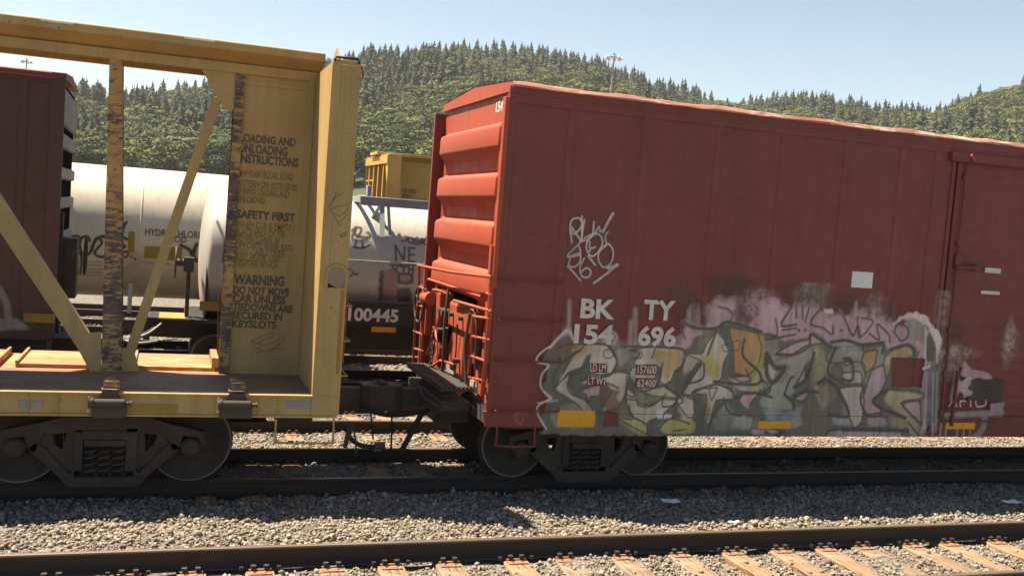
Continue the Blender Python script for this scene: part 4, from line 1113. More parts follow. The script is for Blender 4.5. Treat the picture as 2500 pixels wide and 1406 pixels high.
FILLS.append((c5([(1640, 870), (1760, 865), (1780, 900), (1700, 910)]), W5(12)))
L.poly(c5([(1900, 1000), (2030, 930), (2030, 1180), (1920, 1130), (1850, 1080)]), GRN, .85, .04)
L.poly(c5([(1480, 1210), (1680, 1200), (1850, 1230), (1840, 1300), (1500, 1310)]), GRN, .5, .06)
L.poly(c5([(1790, 1290), (2009, 1300), (2009, 1345), (1790, 1345)]), PINK, .9, .03)
FILLS.append((c5([(1790, 1290), (2009, 1300), (2009, 1345), (1790, 1345)]), W5(12)))
# fourth letter
L.poly(c6([(-10, 700), (60, 690), (90, 800), (60, 900), (0, 980), (-40, 800)]), (.40, .34, .10), .7, .06)
L.poly(c6([(60, 990), (140, 960), (230, 880), (280, 740), (160, 720), (300, 670), (430, 590), (450, 680), (380, 760), (300, 960), (250, 1000), (320, 1080), (200, 1080), (60, 1060)]), (.30, .29, .22), .95, .025)
L.poly(c6([(70, 1080), (240, 1110), (380, 1050), (360, 1180), (240, 1250), (110, 1160)]), (.22, .25, .24), .85, .05)
L.poly(c6([(180, 640), (330, 560), (430, 540), (450, 500), (560, 560), (400, 590), (290, 660)]), PINK, .95, .02)
FILLS.append((c6([(180, 640), (330, 560), (430, 540), (450, 500), (560, 560), (400, 590), (290, 660)]), W6(12)))
L.poly(c6([(330, 890), (400, 760), (395, 860), (340, 910)]), PINK, .9, .02)
FILLS.append((c6([(330, 890), (400, 760), (395, 860), (340, 910)]), W6(12)))
L.poly(c6([(310, 1000), (400, 950), (430, 960), (380, 1020)]), PINK, .9, .02)
FILLS.append((c6([(310, 1000), (400, 950), (430, 960), (380, 1020)]), W6(12)))
L.poly(c6([(460, 600), (560, 640), (580, 760), (520, 860), (460, 870), (480, 720)]), (.30, .28, .18), .85, .04)
# fifth and sixth
L.poly(c6([(580, 660), (700, 590), (800, 600), (860, 640), (1000, 590), (1010, 720), (900, 760), (850, 880), (720, 890), (690, 730), (620, 720), (590, 800)]), GRN, .9, .03)
L.poly(c6([(860, 640), (960, 620), (940, 740), (870, 800), (840, 720)]), ORG, .85, .05)
FILLS.append((c6([(860, 640), (960, 620), (940, 740), (870, 800), (840, 720)]), W6(12)))
L.poly(c6([(700, 720), (740, 700), (750, 730), (710, 740)]), PINK, .9, .01)
FILLS.append((c6([(700, 720), (740, 700), (750, 730), (710, 740)]), W6(12)))
L.poly(c6([(690, 800), (830, 790), (840, 880), (700, 880)]), CREAM, .6, .03)
FILLS.append((c6([(690, 800), (830, 790), (840, 880), (700, 880)]), W6(12)))
L.poly(c6([(660, 920), (840, 900), (860, 1020), (840, 1180), (780, 1230), (740, 1130), (720, 1040)]), CREAM, .88, .03)
FILLS.append((c6([(660, 920), (840, 900), (860, 1020), (840, 1180), (780, 1230), (740, 1130), (720, 1040)]), W6(12)))
L.poly(c6([(860, 960), (920, 780), (1010, 740), (1030, 860), (980, 960), (940, 1030), (1000, 1100), (880, 1120), (830, 1020)]), PINK, .97, .02)
FILLS.append((c6([(860, 960), (920, 780), (1010, 740), (1030, 860), (980, 960), (940, 1030), (1000, 1100), (880, 1120), (830, 1020)]), W6(12)))
L.poly(c6([(1000, 760), (1060, 650), (1190, 590), (1250, 640), (1180, 680), (1070, 680), (1040, 820)]), OCH, .8, .03)
L.poly(c6([(1010, 1000), (1060, 940), (1290, 960), (1300, 1000), (1140, 1030), (1290, 1200), (1270, 1290), (1210, 1270), (1180, 1150), (1060, 1060)]), (.36, .30, .17), .92, .025)
L.poly(c6([(1160, 1040), (1290, 1020), (1305, 1200), (1250, 1150)]), PINK, .9, .02)
FILLS.append((c6([(1160, 1040), (1290, 1020), (1305, 1200), (1250, 1150)]), W6(12)))
L.poly(c6([(610, 1140), (720, 1130), (760, 1200), (620, 1200)]), (.33, .31, .30), .85, .03)
L.poly(c6([(580, 1250), (700, 1240), (1130, 1250), (1130, 1310), (580, 1310)]), PINK, .9, .03)
FILLS.append((c6([(580, 1250), (700, 1240), (1130, 1250), (1130, 1310), (580, 1310)]), W6(12)))
L.poly(c6([(390, 1060), (480, 1000), (600, 1120), (600, 1290), (440, 1300), (360, 1200)]), (.16, .145, .08), .75, .08)
L.poly(c6([(1080, 1160), (1180, 1150), (1190, 1220), (1060, 1220)]), OCH, .6, .05)
L.poly(c6([(510, 880), (600, 920), (640, 980), (560, 1060), (500, 980)]), (.22, .18, .10), .75, .04)
for x, y, rx_, rz_, c, a in ((430, 640, .25, .12, OCH, .6), (620, 700, .2, .2, (.5, .47, .42), .5), (850, 700, .2, .25, (.5, .47, .42), .4), (1420, 640, .15, .3, (.40, .33, .12), .5), (1000, 1000, .3, .2, (.42, .38, .17), .5), (1560, 960, .3, .12, (.5, .47, .42), .5), (840, 1180, .25, .3, (.42, .38, .17), .5)): L.mist(c5([(x, y)])[0], rx_, rz_, c, a, .5)
for x, y, rx_, rz_, c, a in ((250, 800, .3, .3, (.42, .40, .34), .5), (500, 700, .15, .4, (.40, .36, .2), .5), (740, 620, .3, .15, (.45, .43, .38), .5), (760, 1050, .15, .4, (.45, .36, .25), .5), (200, 1000, .35, .25, (.36, .35, .31), .5), (930, 850, .15, .3, (.5, .36, .38), .5)): L.mist(c6([(x, y)])[0], rx_, rz_, c, a, .5)
# top arch at the right end
L.poly(c6([(1080, 420), (1140, 360), (1210, 320), (1330, 345), (1420, 450), (1470, 560), (1440, 640), (1400, 530), (1340, 430), (1240, 380), (1150, 395)]), WHT, .95, .03, .02)
L.poly(c6([(1190, 400), (1290, 400), (1340, 460), (1340, 560), (1230, 560), (1190, 480)]), GRN, .8, .06)
L.poly(c6([(1370, 480), (1420, 600), (1400, 720), (1340, 690), (1330, 560)]), DRK, .9, .03)
L.poly(c6([(1320, 760), (1440, 760), (1450, 1180), (1340, 1200)]), (.16, .15, .15), .75, .06)
for x in (1345, 1400, 1430): L.line(c6([(x, 800), (x - 12, 1250)]), W6(12), WHT, .5, .03, False)
L.line(c6([(1270, 560), (1310, 600), (1290, 680)]), W6(20), PINK, .95)
L.line(c6([(1340, 450), (1335, 680)]), W6(14), WHT, .8)
L.line(c6([(1425, 560), (1430, 720)]), W6(14), WHT, .7)
# pink and pale remains round the door's foot
L.poly(c6([(1640, 700), (1700, 770), (1850, 800), (1850, 840), (1620, 830)]), PINK, .75, .03, .03)
L.poly(c6([(1570, 850), (1680, 850), (1690, 960), (1600, 970)]), WHT, .6, .04, .06)
L.poly(c6([(1850, 1040), (1950, 1030), (1940, 1090), (1840, 1090)]), PINK, .7, .02, .02)
L.line(c6([(1500, 1130), (1700, 1120), (1930, 1110)]), W6(44), (.36, .27, .25), .75, .04)
L.line(c6([(1520, 1060), (1560, 1010), (1580, 1060)]), W6(12), WHT, .7); L.line(c6([(1610, 1060), (1610, 1020), (1650, 1018)]), W6(12), WHT, .7); L.line(c6([(1690, 1020), (1690, 1060)]), W6(12), WHT, .7); L.line(c6([(1730, 1020), (1740, 1060), (1800, 1050), (1810, 1015)]), W6(12), WHT, .7)
L.line(c6([(1800, 1160), (1780, 1240), (1720, 1300)]), W6(50), (.30, .24, .23), .8, .03)
for x in (1400, 1460, 1500, 1590, 1640, 1690): L.line(c6([(x, 1200), (x - 8, 1300)]), W6(14), WHT, .5, .03, False)
L.line(c6([(1580, 780), (1560, 900), (1540, 1000), (1570, 1050)]), W6(24), WHT, .5, .05)
L.mist(c6([(1990, 560)])[0], .12, .45, CREAM, .4, .9); L.mist(c6([(1600, 640)])[0], .45, .12, CREAM, .5, .9)
# dark outlines
for p, w in FILLS: L.line(list(smooth(p, 4, True, .4)) + [p[0]], w, DRK, .92, .010, False)
D5 = [([(190, 640), (300, 600), (440, 600), (610, 610), (690, 740), (640, 850), (560, 870)], 16), ([(390, 655), (320, 690), (180, 830), (170, 960)], 20), ([(470, 690), (440, 770), (330, 850), (285, 930), (320, 1010), (430, 1060), (500, 1150)], 15), ([(580, 655), (640, 645), (655, 705), (590, 712), (580, 655)], 9), ([(350, 870), (400, 830), (440, 860), (400, 900)], 12), ([(380, 980), (470, 930), (600, 920), (700, 960)], 16), ([(790, 655), (885, 660), (885, 712), (810, 715)], 10), ([(720, 620), (980, 622), (1240, 650), (1215, 800), (1160, 820)], 16), ([(1000, 640), (975, 715)], 13), ([(1060, 760), (1040, 880), (1000, 960)], 18), ([(770, 860), (770, 1010), (840, 1030)], 12), ([(850, 960), (880, 990), (1000, 960), (1060, 930)], 13), ([(1040, 910), (1220, 1050), (1190, 1090), (1060, 1110), (1080, 1010)], 14), ([(760, 1050), (850, 1060), (860, 1100), (960, 1110), (1060, 1040)], 14), ([(790, 1100), (800, 1180), (930, 1260), (930, 1340)], 16), ([(920, 980), (960, 985), (955, 1015), (920, 1012), (920, 980)], 7), ([(1030, 1290), (1130, 1210), (1280, 1250)], 16), ([(1150, 1310), (1240, 1300)], 14), ([(1240, 430), (1330, 470), (1500, 470), (1600, 420), (1870, 500)], 24), ([(1520, 300), (1600, 320), (1630, 380), (1600, 430)], 16), ([(1500, 500), (1430, 690)], 20), ([(1545, 615), (1600, 600), (1610, 655), (1555, 655), (1545, 615)], 8), ([(1600, 600), (1690, 570), (1680, 650), (1620, 650)], 8), ([(1730, 560), (1720, 700), (1850, 830), (1850, 920), (1700, 930), (1480, 905)], 26), ([(1640, 850), (1750, 860), (1740, 800)], 14), ([(1380, 760), (1300, 880), (1280, 920), (1390, 880), (1400, 760)], 18), ([(1230, 1040), (1230, 960), (1350, 750)], 14), ([(1300, 1000), (1480, 930), (1620, 980), (1650, 1050), (1740, 1000), (1880, 1000), (1990, 900)], 16), ([(1560, 1040), (1600, 1150), (1700, 1190)], 16), ([(1430, 1300), (1500, 1150), (1570, 1080)], 14), ([(1870, 880), (1950, 950), (1900, 980), (1870, 880)], 9), ([(1260, 1030), (1330, 1060)], 14), ([(1210, 480), (1250, 560)], 14), ([(1440, 300), (1440, 420)], 10), ([(1680, 330), (1690, 390)], 14)]
for p, w in D5: L.line(c5(p), W5(w), DRK, .95, .010)
D6 = [([(290, 290), (215, 410), (240, 435), (330, 420)], 15), ([(225, 465), (330, 450)], 13), ([(330, 260), (330, 370)], 14), ([(380, 270), (380, 380)], 14), ([(430, 290), (400, 400)], 12), ([(530, 290), (440, 410), (540, 450), (610, 500), (615, 430)], 14), ([(705, 370), (770, 510), (810, 430), (830, 520)], 15), ([(810, 360), (820, 520), (930, 400), (840, 370)], 12), ([(900, 490), (975, 540), (960, 420), (1050, 500), (1060, 560)], 14), ([(170, 380), (180, 500), (100, 500)], 12), ([(90, 540), (320, 500)], 14), ([(170, 655), (330, 650), (430, 590), (440, 500), (500, 530), (600, 600)], 16), ([(600, 560), (720, 545), (850, 580), (1010, 560)], 22), ([(640, 600), (590, 720), (580, 800), (660, 860)], 20), ([(850, 620), (860, 580), (1000, 575), (1000, 640)], 20), ([(1060, 620), (1190, 580), (1240, 610), (1250, 660)], 26), ([(1095, 480), (1120, 420), (1190, 440), (1200, 510), (1150, 550), (1095, 480)], 13), ([(240, 960), (280, 850), (310, 830)], 16), ([(240, 970), (300, 1020), (310, 1080)], 20), ([(310, 910), (400, 850), (440, 760), (470, 640)], 22), ([(310, 980), (400, 940), (500, 950)], 18), ([(500, 880), (560, 850), (650, 920), (740, 1130), (580, 1120)], 22), ([(860, 900), (830, 1000), (880, 1130), (1000, 1130)], 16), ([(1040, 930), (930, 1030), (1180, 1150)], 24), ([(1040, 920), (1290, 945), (1310, 1000), (1150, 1035), (1310, 1200)], 14), ([(690, 1240), (860, 1240), (1200, 1250)], 26), ([(1200, 1180), (1290, 1290)], 14), ([(100, 650), (170, 760), (240, 760), (150, 870), (100, 800), (100, 650)], 30), ([(0, 950), (80, 970), (140, 990)], 18), ([(560, 660), (600, 720), (850, 720), (840, 890), (700, 890)], 9), ([(700, 690), (760, 700), (770, 850), (690, 850)], 22), ([(60, 1160), (130, 1200), (260, 1200)], 18), ([(90, 1260), (150, 1290), (240, 1250)], 26), ([(60, 850), (130, 930), (90, 960)], 10)]
for p, w in D6: L.line(c6(p), W6(w), DRK, .95, .010)
# white edge of the piece
for p, w in (([(110, 1290), (50, 1190), (40, 1110), (150, 1045)], 15), ([(150, 1040), (70, 960), (75, 850), (130, 775), (35, 745), (50, 690), (130, 625)], 16), ([(140, 630), (280, 490), (330, 560)], 18), ([(40, 1080), (200, 1060)], 9), ([(660, 500), (690, 540), (670, 590)], 14)): L.line(c5(p), W5(w), WHT, .9, .02)
for p in ([(1010, 1150), (1070, 1150), (1060, 1210), (1020, 1210)], [(1080, 1165), (1140, 1175), (1130, 1200), (1070, 1210)]): L.poly(c5(p), (.55, .53, .5), .9, .01, .004, False)
# bare patches
L.erase(c6([(1075, 680), (1330, 685), (1310, 910), (1070, 905)]))
L.erase(c5([(600, 1150), (690, 1160), (700, 1270), (570, 1275)]))
for x, y in ((350, 465), (400, 465), (680, 465)): L.line(c6([(x, y), (x + 3, y + 2)]), W6(18), DRK)
L.poly(c6([(545, 298), (620, 298), (618, 338), (540, 338)]), WHT, .9, .01, .006, False)
L.line(c6([(1320, 765), (1370, 745)]), W6(20), WHT, .8, .01)
L.poly(c6([(1030, 680), (1060, 660), (1055, 740), (1030, 740)]), CREAM, .7, .02)
# small chalk tag by the corner and the little mark by the door
for p in ([(1229, 1004), (1236, 1015), (1241, 1032)], [(1242, 1002), (1250, 1020), (1256, 1012), (1258, 1028)], [(1259, 1012), (1270, 1008), (1276, 1018), (1272, 1032), (1264, 1034), (1261, 1020)], [(1277, 998), (1279, 1010)], [(1282, 1000), (1287, 1004), (1282, 1008), (1287, 1012)]): L.line(p, .011, (.42, .24, .22), .7, .01)
mur.rgb = mur.rgb * 1.10 + .014
mur.build('graffiti_mural', wall, lambda X, Z: np.full(len(X), YS - .0062))
# silver tag high on the side
tg = Canvas(lambda x, y: (P(x, y, YS)[0], P(x, y, YS)[2]), 4.2, 5.35, 2.0, 3.65, .008, 9)
def c4(p): return [(1180 + x / 2.268, 480 + y / 2.268) for x, y in p]
SIL = (.50, .43, .40)
for p, w in (([(490, 255), (480, 180), (490, 130), (530, 120), (545, 160), (500, 210), (490, 170), (530, 230), (545, 240), (545, 110)], 11), ([(560, 130), (545, 240), (600, 220), (612, 140)], 11), ([(600, 220), (620, 200), (640, 165), (645, 195), (650, 190)], 10), ([(662, 195), (690, 140), (718, 92)], 16), ([(680, 255), (675, 220), (690, 195)], 10), ([(545, 240), (520, 270), (465, 330), (535, 320), (525, 265)], 10), ([(560, 230), (600, 210), (640, 210), (660, 250), (640, 300), (600, 330), (570, 290), (580, 240), (600, 215)], 11), ([(590, 250), (590, 285), (620, 280)], 9), ([(580, 330), (620, 380)], 11), ([(650, 290), (690, 262), (718, 300), (710, 360), (670, 392), (640, 360), (640, 310), (680, 270)], 10), ([(470, 335), (530, 315), (535, 360), (500, 390), (472, 375), (480, 345)], 10), ([(560, 340), (535, 390), (545, 440), (580, 445), (595, 415), (570, 395), (540, 420)], 10), ([(465, 385), (500, 420), (538, 465)], 11), ([(612, 478), (690, 420), (742, 376)], 14), ([(690, 395), (742, 378)], 18), ([(588, 298), (590, 300)], 12)):
    tg.line(c4(p), w / 2.268 / 190, SIL, .9, .014)
tg.build('silver_tag', wall, lambda X, Z: np.full(len(X), YS - .0030))

# fittings on the boxcar's end
def EP(x, y, k=0.0): return P(x, y, 14.1 + (x - 1020) * (11.12 - 14.1) / 185 + k)
def ER(x, y): return EP(x, y, -.45)
def rod(name, pts, r, par=None, mat=None):
    m = MB(); m.tube(pts, r, 8); return m.build(name, mat or M_REDPART, par or end)
rod('hand_rail', [ER(1020, 648), ER(1100, 664), ER(1200, 676)], .02)
rod('hand_rail', [ER(1199, 676), ER(1195, 760), ER(1186, 880), ER(1176, 962)], .022)
rod('ladder_rail', [ER(1024, 650), ER(1022, 720), ER(1014, 800), ER(1008, 895)], .02)
rod('ladder_rail', [ER(1040, 648), ER(1036, 760), ER(1028, 890)], .02, None, M_REDPART)
rod('ladder_rail', [ER(1156, 768), ER(1150, 860), ER(1141, 950)], .022)
for a, b in (((1154, 772), (1196, 778)), ((1147, 868), (1187, 882))): rod('ladder_rung', [ER(*a), ER(*b)], .018)
for a, b in (((1010, 808), (1034, 818)), ((1018, 745), (1036, 750))): rod('ladder_rung', [ER(*a), ER(*b)], .016)
rod('pipe', [ER(1108, 734), ER(1200, 760)], .02)
rod('brake_rod', [ER(1116, 790), ER(1113, 860), ER(1108, 900)], .01, None, M_STEEL)
for y0 in (700, 850): rod('ladder_rung', [ER(1010 + (850 - y0) * .08, y0), ER(1034 + (850 - y0) * .05, y0 + 7)], .016)
for a, b in (((1200, 720), (1188, 716)), ((1196, 830), (1150, 820)), ((1183, 930), (1142, 920))): rod('ladder_rung', [ER(*a), ER(*b)], .016)
rod('brake_pipe', [ER(1090, 800), ER(1086, 850), ER(1080, 905)], .025, None, M_STEEL)
rod('brake_pipe', [ER(1120, 745), ER(1160, 752), ER(1164, 800), ER(1160, 900)], .018, None, M_STEEL)
rod('release_lever', [ER(1040, 905), ER(1075, 880), ER(1110, 890)], .02)
m = MB(); c = EP(1100, 870); m.box(XE - .05, XE - .008, c.y - .85, c.y + 1.0, 1.28, 2.36); m.build('shade_panel', M_VOID, end)  # black sheet painting the shade behind the brake gear
m = MB(); c = EP(1070, 728); m.cyl((XE - .30, c.y - .16, c.z), (XE - .30, c.y + .22, c.z - .01), .085, 18); m.box(XE - .33, XE - .24, c.y - .02, c.y + .02, c.z - .5, c.z); m.build('brake_drum', M_REDPART, end, bevel=.006)
for yy, zz, r_ in ((12.9, 1.98, .05), (12.75, 1.98, .05), (12.9, 1.72, .04), (12.35, 2.0, .03), (11.9, 2.0, .03), (12.05, 1.45, .035)):
    m = MB(); m.cyl((XE - .26, yy, zz), (XE - .15, yy, zz), r_, 12); m.build('bolt_boss', M_STEEL, end)
rod('brake_pipe', [Vector((XE - .22, 12.62, 2.3)), Vector((XE - .27, 12.5, 1.9)), Vector((XE - .24, 12.55, 1.3))], .016, None, M_STEEL)
rod('brake_pipe', [Vector((XE - .22, 11.55, 2.1)), Vector((XE - .24, 11.6, 1.7)), Vector((XE - .22, 11.5, 1.25))], .02, None, M_STEEL)
rod('angle_brace', [Vector((XE - .2, 13.6, 1.3)), Vector((XE - .22, 13.1, 1.75)), Vector((XE - .2, 13.0, 1.3))], .024)
rod('support_bar', [Vector((XE - .17, 13.9, 2.33)), Vector((XE - .17, 11.3, 2.33))], .02)
m = MB(); c = EP(1172, 850); m.box(XE - .10, XE - .051, c.y - .1, c.y + .12, c.z - .2, c.z + .2); m.build('bracket', M_STEEL, end, bevel=.01)
m = MB(); m.box(XE - .145, XE - .01, 11.12, 11.2, 1.55, 2.95)
m.build('ladder_bracket', M_REDPART, end, bevel=.006)
c_ = ER(1023, 740); 
m = MB(); pts = []
for k in range(28):
    t = k / 28 * 2 * math.pi; pts.append(c_ + Vector((.0, .26 * math.cos(t), .26 * math.sin(t))))
m.tube(pts, .015, 6, closed=True)
for k in range(5):
    t = k / 5 * 2 * math.pi + .4; m.tube([c_ + Vector((.03, 0, 0)), c_ + Vector((0, .26 * math.cos(t), .26 * math.sin(t)))], .011, 6)
m.cyl(c_ - Vector((.02, 0, 0)), c_ + Vector((.17, 0, 0)), .03, 10); m.build('brake_wheel', M_STEEL, end)
m = MB(); c = EP(1076, 756)
m.prism([(c.y - .26, c.z + .26), (c.y + .24, c.z + .27), (c.y + .30, c.z + .12), (c.y + .26, c.z - .2), (c.y + .05, c.z - .30), (c.y - .16, c.z - .26), (c.y - .28, c.z - .05)], 'x', XE - .24, XE - .02)
m.build('brake_housing', M_REDPART, end, bevel=.03)
m = MB(); c = EP(1145, 775); m.box(XE - .20, XE - .02, c.y - .50, c.y + .52, c.z - .18, c.z + .16); m.build('end_cabinet', M_REDSUN, end, bevel=.04)
m = MB(); c = EP(1135, 850); m.box(XE - .16, XE - .02, c.y - .30, c.y + .26, c.z - .32, c.z + .40); m.build('end_column', M_REDSUN, end, bevel=.02)
m = MB(); c = EP(1072, 850); m.prism([(c.y - .26, c.z + .05), (c.y + .2, c.z + .32), (c.y + .3, c.z + .30), (c.y + .12, c.z + .1), (c.y + .10, c.z - .35), (c.y - .10, c.z - .35)], 'x', XE - .17, XE - .03); m.build('bell_crank', M_REDPART, end, bevel=.012)
m = MB(); a = EP(1100, 835); m.cyl(a + Vector((.02, -.03, -.1)), a + Vector((.16, -.03, -.1)), .2, 20); m.build('brake_cylinder', M_REDSUN, end)
ch_ = MB(); c0 = ER(1056, 815)
for k in range(9):
    cc = c0 - Vector((0, 0, .06 * k)); pp = []
    for j in range(10):
        t = j / 10 * 2 * math.pi
        o_ = Vector((0, .018 * math.cos(t), .042 * math.sin(t))) if k % 2 == 0 else Vector((.018 * math.cos(t), 0, .042 * math.sin(t)))
        pp.append(cc + o_)
    ch_.tube(pp, .0075, 5, closed=True)
ch_.build('brake_chain', M_STEEL, end)
m = MB(); a = Vector((3.02, 11.55, 1.17)); 
for k in range(8): m.box(3.18 + k * .049, 3.18 + k * .049 + .034, 11.6, 13.45, 1.165, 1.195)
m.box(3.16, 3.178, 11.58, 13.47, 1.13, 1.2)
for y in (11.62, 12.2, 12.9, 13.43): m.box(3.179, 3.574, y - .01, y + .01, 1.14, 1.164)
cp = m.build('crossover_platform', M_STEEL, box)
m = MB(); m.box(3.575, 3.59, 11.48, 13.62, 1.12, 1.27); m.build('kick_plate', M_GALV, cp)
gear(box, 5.13, TA, 0, .419)
m = MB(); m.box(3.3, 3.75, 12.3, 13.06, .60, 1.02); m.box(3.62, 3.7, 11.2, 14.2, .82, 1.05); m.build('draft_pocket', M_STEEL, box, bevel=.01)
knuckle(box, 3.45, -1, TA, 0, ln=.55)
rod('uncoupling_rod', [Vector((3.2, 11.2, 1.0)), Vector((3.15, 11.6, .95)), Vector((3.12, 12.2, .93)), Vector((3.1, 12.5, 1.05))], .015, box, M_STEEL)
rod('brake_strut', [P(1008, 950, 13.2), P(1035, 925, 13.0), P(1045, 915, 13.0)], .03, box, M_REDPART)
rod('brake_strut', [P(1118, 962, 11.7), P(1136, 948, 11.7)], .035, box, M_REDPART)
m = MB(); m.box(3.2, 3.6, 11.75, 13.5, .86, .99); m.box(3.2, 3.5, 12.0, 13.3, .78, .86); m.build('buffer_beam', M_STEEL, box, bevel=.02)
hose(box, [P(905, 1000, 12.3), P(907, 1030, 12.2), P(911, 1072, 12.1)], .012)
hose(box, [P(957, 1000, 12.4), P(956, 1050, 12.3), P(955, 1100, 12.2)], .012)
hose(box, [P(1036, 1000, 12.3), P(1012, 1040, 12.2), P(994, 1075, 12.1), P(978, 1104, 12.1)], .035)
hose(box, [P(880, 985, 12.5), P(930, 1010, 12.4), P(990, 1012, 12.4), P(1050, 1000, 12.4)], .03)
hose(box, [P(1090, 985, 12.2), P(1072, 1012, 12.2), P(1060, 1030, 12.2)], .02)

# ------------------------------------------------------------------ tank cars on the tracks behind
def shell(root, name, yc, zc, R, x0, x1, mat, head=.55):
    m = MB()
    prof = []
    for k in range(9):
        t = k / 8 * math.pi / 2; prof.append((x0 + head - head * math.cos(t) , R * math.sin(t)))
    n = 14
    for k in range(1, n): prof.append((x0 + head + (x1 - x0 - 2 * head) * k / n, R))
    for k in range(9):
        t = math.pi / 2 - k / 8 * math.pi / 2; prof.append((x1 - head + head * math.cos(t), R * math.sin(t)))
    m.lathe([(a, max(r, .002)) for a, r in prof], (0, yc, zc), 'x', 72)
    return m.build(name, mat, root)
def cylY(yc, zc, R, off=.004):
    return lambda X, Z: yc - np.sqrt(np.maximum((R + off) ** 2 - (np.asarray(Z) - zc) ** 2, .01))
def onto(yc, zc, R, off=.006):
    f = cylY(yc, zc, R, off)
    def conv(x, y):
        q = P(x, y, yc - R); q = P(x, y, float(f(0, q.z))); q = P(x, y, float(f(0, q.z)))
        return q
    return conv
def wrap(mb, yc, zc, R, off=.006):
    f = cylY(yc, zc, R, off); mb.v = [(x, float(f(x, z)), z) for x, y, z in mb.v]; return mb

# small tank car, numbered on its black frame
yc, zc, R = TD, 2.19, 1.2
t2 = thing('tank_car', 'smaller grey white tank car numbered 100445 on its black frame, behind the bulkhead', 'tank car', (4.4, TD, ZC))
sh2 = shell(t2, 'tank', yc, zc, R, .50, 8.4, M_TANKG, .2)
for x in (.97, 2.9, 5.2, 7.6):
    m = MB(); m.lathe([(x - .02, R + .001), (x - .018, R + .006), (x + .018, R + .006), (x + .02, R + .001)], (0, yc, zc), 'x', 72); m.build('weld_band', M_TANKG, sh2)
a = P(850, 738, 18.75); b = P(1000, 795, 18.75)
m = MB(); m.box(.9, 8.0, 18.72, 18.80, b.z, a.z); m.box(.9, 8.0, 18.80, 21.2, b.z - .05, b.z + .05); m.box(1.2, 7.6, 19.3, 20.7, .55, b.z)
m.box(.9, 8.0, 18.70, 18.72, a.z - .03, a.z)
fr2 = m.build('frame', M_BLACK, t2, bevel=.01)
letters(MB(), "100445", (849, 781), (972, 784), (849, 750), lambda x, y: P(x, y, 18.714), .035).build('lettering', M_LETW, fr2, fixn=False)
rect_on(907, 797, 966, 812, 18.9, M_AMBER, 'reflector', fr2)
# platform on top
q0 = P(862, 485, 19.6); q1 = P(1048, 498, 19.2)
m = MB(); zt = 3.50
m.box(3.35, 5.6, 19.05, 19.10, zt - .17, zt); m.box(3.35, 5.6, 20.9, 20.95, zt - .12, zt); m.box(3.35, 3.40, 19.1, 20.9, zt - .12, zt)
m.box(3.4, 5.58, 19.75, 20.9, zt - .015, zt)
pf = m.build('walkway', M_GREY, t2, bevel=.006)
for x, y0 in ((3.78, 19.12), (5.3, 19.12)):
    zz = 2.35; yy = float(cylY(yc, zc, R, .03)(0, zz))
    m = MB(); m.bar((x, y0 - .02, zt - .1), (x - .02, yy, 2.75), .09, .05); m.bar((x, 19.12, zt - .1), (x - .16, 19.25, 3.05), .06, .04)
    m.bar((x + .12, y0, zt - .1), (x + .15, yy + .1, 2.80), .05, .04)
    m.build('support', M_GREY, pf)
m = MB(); m.box(3.52, 3.60, 19.3, 19.5, zt, zt + .22); m.box(3.52, 3.6, 19.5, 20.4, zt, zt + .03); m.build('valve_housing', M_GREY, pf, bevel=.02)
m = MB(); zr = P(900, 637, 18.7).z; m.tube([(1.4, 18.72, zr), (7.8, 18.72, zr - .01)], .014, 6)
for x in (1.5, 3.9, 6.4): m.tube([(x, 18.72, zr), (x, 18.83, zr - .02)], .012, 6)
m.build('safety_rail', M_GALV, t2)
g2 = Canvas(lambda x, y: (lambda q: (q[0], q[2]))(onto(yc, zc, R)(x, y)), 3.2, 5.5, 1.35, 3.0, .014, 21)
KB = (.05, .047, .045); CR_ = (.30, .09, .10)
def c8(p): return [(840 + x / 3.348, 340 + y / 3.348) for x, y in p]
for p, w in (([(40, 760), (70, 740), (100, 720), (60, 800), (40, 860)], .03), ([(90, 720), (140, 725), (120, 780), (90, 770), (95, 720)], .03), ([(100, 790), (200, 800), (210, 770), (185, 760)], .03), ([(70, 820), (130, 830), (190, 820)], .03), ([(100, 820), (85, 880)], .03), ([(150, 820), (150, 880)], .03), ([(75, 880), (150, 890), (220, 860)], .03), ([(50, 1060), (80, 1100), (110, 1100)], .025), ([(40, 1110), (60, 1115)], .03)): g2.line(c8(p), w, KB, .9, .02)
for p in ([(490, 790), (520, 800), (500, 830), (470, 830)], [(520, 800), (530, 840), (560, 850), (560, 810), (525, 800)], [(600, 800), (570, 830), (590, 860), (610, 835), (590, 830)], [(640, 810), (620, 860), (650, 830), (640, 810)], [(670, 800), (650, 850), (680, 860)]): g2.line(c8(p), .028, CR_, .85, .02)
for p in ([(420, 870), (425, 990)], [(420, 870), (490, 990), (495, 880)], [(530, 890), (530, 1000)], [(530, 890), (580, 890)], [(530, 945), (575, 945)], [(530, 1000), (580, 1000)]): g2.line(c8(p), .035, (.12, .12, .12), .8, .02, False)
for p in ([(400, 1040), (420, 1080)], [(440, 1040), (420, 1070), (440, 1090)], [(460, 1040), (520, 1042)], [(490, 1042), (488, 1095)], [(530, 1040), (530, 1095)], [(565, 1040), (565, 1095)], [(530, 1068), (565, 1068)], [(380, 1030), (640, 1020)]): g2.line(c8(p), .03, (.10, .10, .10), .8, .02, False)
g2.poly(c8([(320, 1120), (380, 1060), (430, 1100), (430, 1300), (310, 1300)]), (.42, .25, .24), .7, .05)
g2.poly(c8([(440, 1090), (560, 1100), (560, 1180), (445, 1180)]), (.12, .10, .11), .8, .04); g2.poly(c8([(460, 1110), (540, 1115), (540, 1160), (460, 1160)]), (.40, .25, .24), .8, .03)
